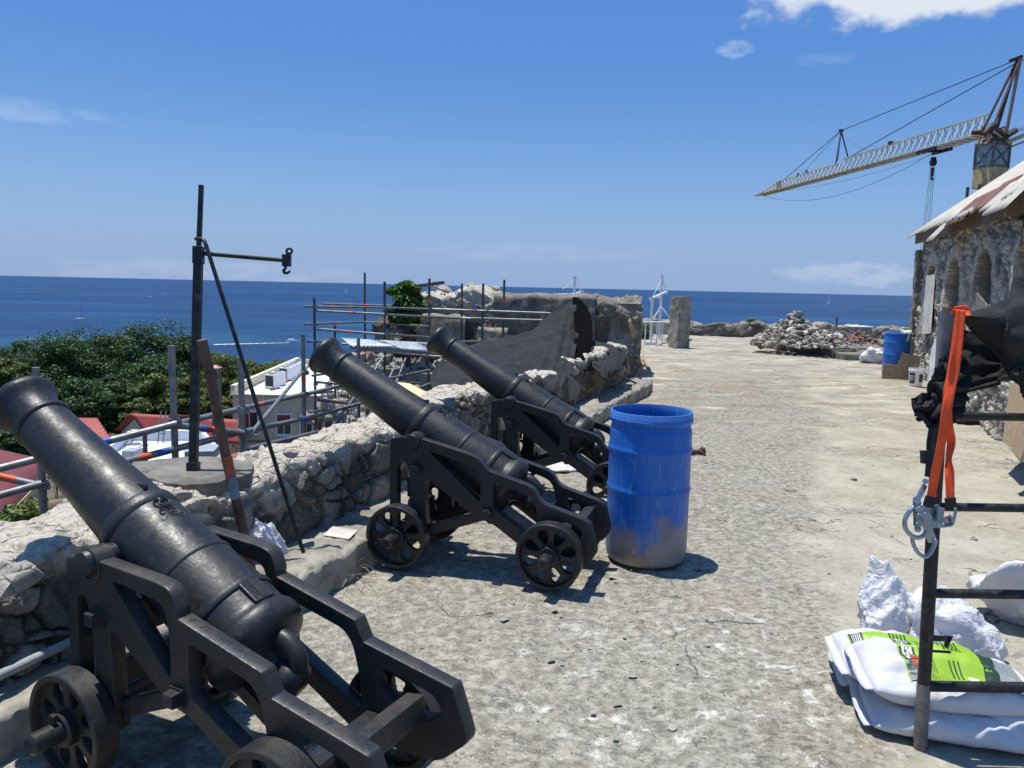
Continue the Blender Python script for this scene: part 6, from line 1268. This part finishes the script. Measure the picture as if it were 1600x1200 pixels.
# cloth gathered in pleats round the post, with one ear sticking out to the left
def pleat(name,ctrl,nu,nv,seed,amp,k,axis):
    C=np.array([[dep(*q) for q in row] for row in ctrl]);G=surf(C,nu,nv);n=gridnormals(G);n=n*np.where((n@np.array([0,-1,0]))[...,None]<0,-1,1)
    U=np.linspace(0,1,nu)[:,None];Vv=np.linspace(0,1,nv)[None,:];t=(Vv if axis else U)+.30*(U if axis else Vv)+.16*fbm(np.stack([U+0*Vv,Vv+0*U,0*U+0*Vv],-1)*3+seed,3,seed)
    w_=1-2*np.abs(((t*k)%1)-.5)*2;G=G+n*(amp*w_*np.sin(np.pi*np.clip(Vv*1.02,0,1))**.3+.006*fbm(G*30,3,seed+5))[...,None];return sheet(name,G,M_tarp,root,.004,smooth=55)
pleat('gathered_fold',[[(1476,572,2.84),(1484,556,2.80),(1496,548,2.78),(1512,552,2.86)],[(1456,604,2.83),(1470,596,2.76),(1490,592,2.75),(1514,600,2.85)],[(1446,632,2.83),(1462,634,2.74),(1484,638,2.76),(1508,630,2.86)],[(1452,664,2.84),(1464,670,2.77),(1481,657,2.79),(1502,640,2.87)]],70,70,61,.028,4.5,0)
pleat('folded_ear',[[(1462,612,2.80),(1444,619,2.79),(1424,623,2.79)],[(1462,630,2.77),(1442,638,2.75),(1427,641,2.77)],[(1464,662,2.79),(1450,664,2.77),(1437,652,2.78)]],40,40,62,.018,2.5,0)
m=MB();m.poly([dep(1458,660,2.83),dep(1453,690,2.83),dep(1452,720,2.83),dep(1449,745,2.83)],[.012,.012,.012,.010],8);m.bar(dep(1447,704,2.81),dep(1447.5,724,2.81),.03,.03);m.obj('webbing_tail',M_black,root)
# orange safety lanyard
def m_strap():
    m=Mat('orange_webbing');c=m.mix(m.ramp(m.noise(20,4),.3,.7),(.80,.075,.012),(.92,.11,.02));return m.fin(c,.7,0,m.bump(m.noise(700,2),.3,.002))
M_strap=m_strap();M_zn=simple('zinc_plated_steel',(.34,.37,.38),.33,.8,var=.15,scale=20,bstr=.1)
root=thing('orange_lanyard','orange webbing safety strap hanging from the frame with two big steel hooks','safety strap',dep(1480,640,2.72))
def ribbon(name,pts,wd,parent,twist,mat=M_strap,thick=.003):
    P=catmull([dep(*q) for q in pts],70);tw=catmull(np.array([[t,0,0] for t in twist]),70)[:,0];T=np.gradient(P,axis=0);T/=np.linalg.norm(T,axis=1)[:,None];fw=np.array([0,1.,0]);a=np.cross(T,fw);a/=np.linalg.norm(a,axis=1)[:,None];b=np.cross(T,a)
    W_=a*np.cos(tw)[:,None]+b*np.sin(tw)[:,None];K=np.linspace(-.5,.5,5);G=P[:,None]+W_[:,None]*K[None,:,None]*wd+np.cross(W_,T)[:,None]*(.004*np.cos(K*np.pi))[None,:,None];return sheet(name,G,mat,parent,thick)
ribbon('strap',[(1502,484,2.62),(1499,520,2.615),(1494,560,2.61),(1487,600,2.62),(1481,630,2.625),(1475,670,2.635),(1467,715,2.645),(1458,760,2.66),(1455,781,2.665)],.030,root,[.1,.1,.3,1.0,.6,.1,0,.05,.1])
ribbon('strap',[(1501,486,2.655),(1493,540,2.66),(1485,585,2.665),(1480,620,2.67),(1481,660,2.685),(1486,690,2.715),(1482,718,2.71),(1484,745,2.705),(1485,783,2.70)],.029,root,[.3,.9,1.2,.8,.6,.9,1.45,.35,.05])
ribbon('strap_loop',[(1508,492,2.64),(1502,484,2.66),(1497,492,2.68)],.05,root,[.2,.2,.2])
ribbon('hook_sleeve',[(1455,776,2.665),(1452,786,2.665),(1450,793,2.668)],.034,root,[.1,.1,.1],M_black,.008);ribbon('hook_sleeve',[(1485,778,2.695),(1486,788,2.695),(1486,796,2.70)],.036,root,[.05,.05,.05],M_black,.008)
def hk(pts,r,dd=2.66,closed=False,n=10): m.poly([p for p in catmull([dep(x,y,dd) for x,y in pts],40)],r,n,closed=closed)
m=MB();hk([(1431,790),(1421,799),(1414,812),(1415,826),(1423,836),(1433,840),(1443,837),(1448,829)],.0078);m.bar(dep(1433,783,2.655),dep(1434,822,2.655),.022,.016,upv=(0,1,0));m.bar(dep(1434,822,2.655),dep(1441,808,2.655),.016,.012,upv=(0,1,0));m.tube(dep(1431,826,2.66),dep(1437,826,2.65),.011,n=10)
m.bar(dep(1445,758,2.68),dep(1433,782,2.66),.016,.010,upv=(0,1,0));m.tube(dep(1446,752,2.685),dep(1446,752,2.665),.010,n=10);m.tube(dep(1432,781,2.67),dep(1432,781,2.645),.012,n=12);m.obj('snap_hook',M_zn,root,smooth=40)
m=MB();hk([(1425,836),(1427,850),(1434,863),(1444,870),(1452,866),(1458,856),(1462,845)],.0072,2.67);m.bar(dep(1440,800,2.66),dep(1457,846,2.665),.026,.018,upv=(0,1,0));m.tube(dep(1461,846,2.68),dep(1461,846,2.65),.009,n=10);m.bar(dep(1434,790,2.65),dep(1450,812,2.65),.030,.02,upv=(0,1,0))
for x,y in ((1435,804),(1445,803),(1433,818)): m.tube(dep(x,y,2.66),dep(x,y,2.638),.0045,n=8)
m.obj('snap_hook',M_zn,root,smooth=40,bevel=.0015)
m=MB();m.bar(dep(1456,790,2.69),dep(1464,824,2.69),.045,.006,upv=(0,1,0));m.bar(dep(1470,793,2.67),dep(1467,815,2.67),.022,.012,upv=(0,1,0));hk([(1464,823),(1476,822),(1487,820),(1490,812),(1493,800),(1492,793)],.0055,2.69);hk([(1472,816),(1480,806),(1486,808),(1488,816)],.0045,2.685);m.bar(dep(1475,814,2.695),dep(1488,812,2.695),.03,.005,upv=(0,1,0));m.obj('rope_grab',M_zn,root,smooth=40,bevel=.001)
# ------------------------------------------------------------------ cement bags
M_lime=simple('lime_green_print',(.27,.46,.03),.5,var=.06);M_dkgreen=simple('dark_green_print',(.015,.05,.03),.5,var=.15);M_greyp=simple('grey_print',(.25,.28,.27),.5);M_redpr=simple('red_print',(.62,.06,.03),.5);M_blpr=simple('blue_print',(.04,.10,.35),.5);M_wpr=simple('white_print',(.80,.80,.80),.5,var=.03);M_orpr=simple('orange_print',(.75,.22,.04),.5)
def bagsurf(L_,W_,H_,seed,amp=.012,sag=0.):
    def f(u,v,top=1):
        u=np.asarray(u,float);v=np.asarray(v,float);e=np.clip(1-np.abs(u)**2.7,0,1)**.5*np.clip(1-np.abs(v)**2.3,0,1)**.5
        x=u*L_/2*(1-.06*v**4);y=v*W_/2*(1-.10*u**4);z=H_*.5+top*H_*.5*e
        q=np.stack([x,y,0*x],-1);wr=amp*.7*fbm(q*np.array([9,14,1])+seed,4,seed)+amp*1.1*(1-2.2*np.abs(fbm((q+.05*fbm(q*4,2,seed)[...,None])*np.array([4,7,1])+seed*2,2,seed+2)))+amp*.5*(1-2.2*np.abs(fbm(q*np.array([16,6,1])+seed,2,seed+7)))*np.abs(v)**2;z=z+wr*sst(0,.55,e)*(1 if top>0 else .3)
        z=z-sag*u**2;return np.stack([x,y,z],-1)
    return f
def bag(label,c,rz,L_,W_,H_,seed,tilt=(0,0),lab=None,name='cement_bag',amp=.018,sag=0.,group='white filled bags'):
    root=thing(name,label,'bag',c,rz,group);root.rotation_euler=(tilt[0],tilt[1],rz)
    f=bagsurf(L_,W_,H_,seed,amp,sag);U,Vv=np.meshgrid(np.linspace(-1,1,64),np.linspace(-1,1,52),indexing='ij')
    T=f(U,Vv,1);B=f(U,Vv,-1);nu,nv=U.shape
    V=np.concatenate([T.reshape(-1,3),B.reshape(-1,3)]);F=np.concatenate([gridfaces(nu,nv),gridfaces(nu,nv,True)+nu*nv])
    me=npmesh('bag_body',V,F);o=link('bag_body',me,M_white,root,179,M=Matrix.Identity(4))
    bmw=o.modifiers.new('weld','WELD');bmw.merge_threshold=.004
    # sewn end flaps
    for s in (-1,1):
        P=[];k=30
        for j,vv in enumerate(np.linspace(-.93,.93,k)):
            p=f(np.array(s*.985),np.array(vv),1);w0=.006*math.sin(vv*5+seed)+.003*math.sin(vv*11);P.append([p+[0,0,-.004],p+[s*.018,0,-.010+w0*.5],p+[s*.036,0,-.016+w0]])
        me=npmesh('end_seam',np.array(P).reshape(-1,3),gridfaces(k,3));q=link('end_seam',me,M_white,root,179,M=Matrix.Identity(4));sm=q.modifiers.new('solid','SOLIDIFY');sm.thickness=.003
    if lab:
        # printed panel lying in the weave of the top: patches in (u,v) of the bag face
        def patch(pname,quad,mat,lift,par,n=14):
            a,b,c_,d=[np.array(q,float) for q in quad];s_=np.linspace(0,1,n)[:,None,None];t_=np.linspace(0,1,n)[None,:,None];Q=(a*(1-s_)+b*s_)*(1-t_)+(d*(1-s_)+c_*s_)*t_;Gp=f(Q[...,0],Q[...,1],1)+[0,0,lift]
            me=npmesh(pname,Gp.reshape(-1,3),gridfaces(n,n));return link(pname,me,mat,par,179,M=Matrix.Identity(4))
        u0,u1,v0,v1,sk=lab
        def R(a,b,c_,d,s=0.):  # a..b along u, c..d along v (0..1), s = slant
            uu=lambda q,w_:u0+(u1-u0)*(q+s*w_);vv=lambda q:v0+(v1-v0)*q
            return [(uu(a,c_),vv(c_)),(uu(b,c_),vv(c_)),(uu(b,d),vv(d)),(uu(a,d),vv(d))]
        LB_=patch('printed_panel',R(0,.72,0,1),M_lime,.0026,root,22);patch('end_band',R(.70,1.0,0,1,.0),M_greyp,.0024,root)
        patch('dark_band',R(.01,.13,.0,1),M_dkgreen,.0040,LB_);patch('dark_wedge',R(.60,.72,0,1,.08),M_dkgreen,.0038,LB_);patch('pale_corner',R(.01,.09,.0,.16),M_greyp,.005,LB_)
        for k in range(5): patch('print_line',R(.03+.018*k,.036+.018*k,.74,.96),M_wpr,.0052,LB_,6)
        # emblem: white looped shape with a tick, then small coloured squares below
        for q in ([.030,.115,.56,.60],[.030,.050,.46,.66],[.060,.078,.44,.62],[.092,.110,.46,.62],[.040,.110,.44,.475]): patch('emblem',R(*q),M_wpr,.0054,LB_,5)
        for k,mm in enumerate((M_blpr,M_redpr,M_orpr)): patch('symbol',R(.028+.032*k,.054+.032*k,.22,.30),mm,.0054,LB_,5);patch('symbol',R(.028+.032*k,.054+.032*k,.33,.40),(M_wpr,M_redpr,M_redpr)[k],.0054,LB_,5)
        for k in range(4): patch('print_line',R(.165+.022*k,.171+.022*k,.08,.92-.06*k),M_dkgreen,.0046,LB_,8)
        for k in range(5): patch('print_line',R(.36+.035*k,.376+.035*k,.60+.01*k,.92),M_dkgreen,.0046,LB_,6)
        for k in range(3): patch('print_line',R(.36+.035*k,.372+.035*k,.12,.40),M_dkgreen,.0046,LB_,6)
        patch('white_box',R(.48,.56,.04,.20),M_wpr,.0046,LB_,6)
    return root
def gz(px,py,z): return g(px,py,z)
pb1=g(1466,1118,.07);bag('lowest white bag, flat on the ground at the foot of the frame post',(pb1[0]+.05,pb1[1]+.03,-.005),-.26,.66,.42,.16,5,sag=.02,amp=.014)
pb0=g(1530,1122,.06);bag('plump white bag tucked under the right end of the stack',(pb0[0]+.06,pb0[1]-.04,-.01),-.5,.44,.34,.17,9,amp=.014)
pb2=g(1452,1072,.17);bag('top white bag with a lime green printed panel, crossing behind the frame post',(pb2[0]+.05,pb2[1]+.02,.115),-.16,.66,.42,.19,7,tilt=(R_(4),R_(2)),lab=(-.55,.95,-.78,.62,0),amp=.017)
pb3=g(1385,1035,.15);bag('white bag with a lime green panel at the back left, under the crumpled sack',(pb3[0]+.07,pb3[1]+.0,.085),-.12,.58,.36,.15,12,tilt=(R_(8),R_(3)),lab=(-.82,.80,-.85,.45,0),amp=.017)
pb4=g(1388,1055,.05);bag('white bag underneath the back left labelled bag',(pb4[0]+.07,pb4[1]+.0,-.01),-.2,.56,.40,.14,14,amp=.016)
p=g(1378,1020,.0);crumple('crumpled_sack','tall crumpled white sack standing on the back left of the bag stack',(p[0]+.02,p[1]+.03,.10),(.165,.115,.175),22,'sack','white filled bags',amp=.30,flat=.45,rz=.2,taper=.30,lean=.2)
p=g(1512,1050,.0);crumple('crumpled_sack','large crumpled white sack lying behind the frame on the right side of the stack',(p[0]+.0,p[1]+.16,-.01),(.29,.23,.23),23,'sack','white filled bags',amp=.26,flat=.42,rz=-.5,taper=.25,lean=-.15)
p=g(1612,975,.0);crumple('sandbag','plump white woven bag at the right picture edge',(p[0]+.03,p[1]+.08,-.01),(.165,.14,.20),24,'bag','white filled bags',amp=.07,flat=.6)
# dry weeds at the corner of the step
rng=np.random.RandomState(6);m=MB();c=g(520,905,.0)
for i in range(46):
    a=c+np.array([rng.normal(0,.10),rng.normal(0,.07),.005]);t=rng.uniform(0,6.28);l=rng.uniform(.05,.22);h=rng.uniform(.0,.14);b_=a+np.array([math.cos(t)*l,math.sin(t)*l,h]);mm=(a+b_)/2+rng.normal(0,.02,3)+[0,0,.02];m.poly(catmull([a,mm,b_],6),[.0018]*6,4)
o=m.obj('dry_weeds',simple('dry_stalks',(.34,.25,.14),.9,var=.4));tag(o,'tangle of dry weed stalks at the step corner beside the middle cannon front wheel','weeds',kind='stuff')
m=MB();m.poly([wp(-2.6,.06,.24),wp(-1.6,.07,.25),wp(-.9,.09,.245)],.02,10);o=m.obj('grey_conduit',simple('pale_grey_pvc',(.27,.29,.30),.6,dirt=(.3,.28,.25,.4)),smooth=50);tag(o,'pale grey plastic conduit lying along the wall foot behind the closest cannon','pipe')
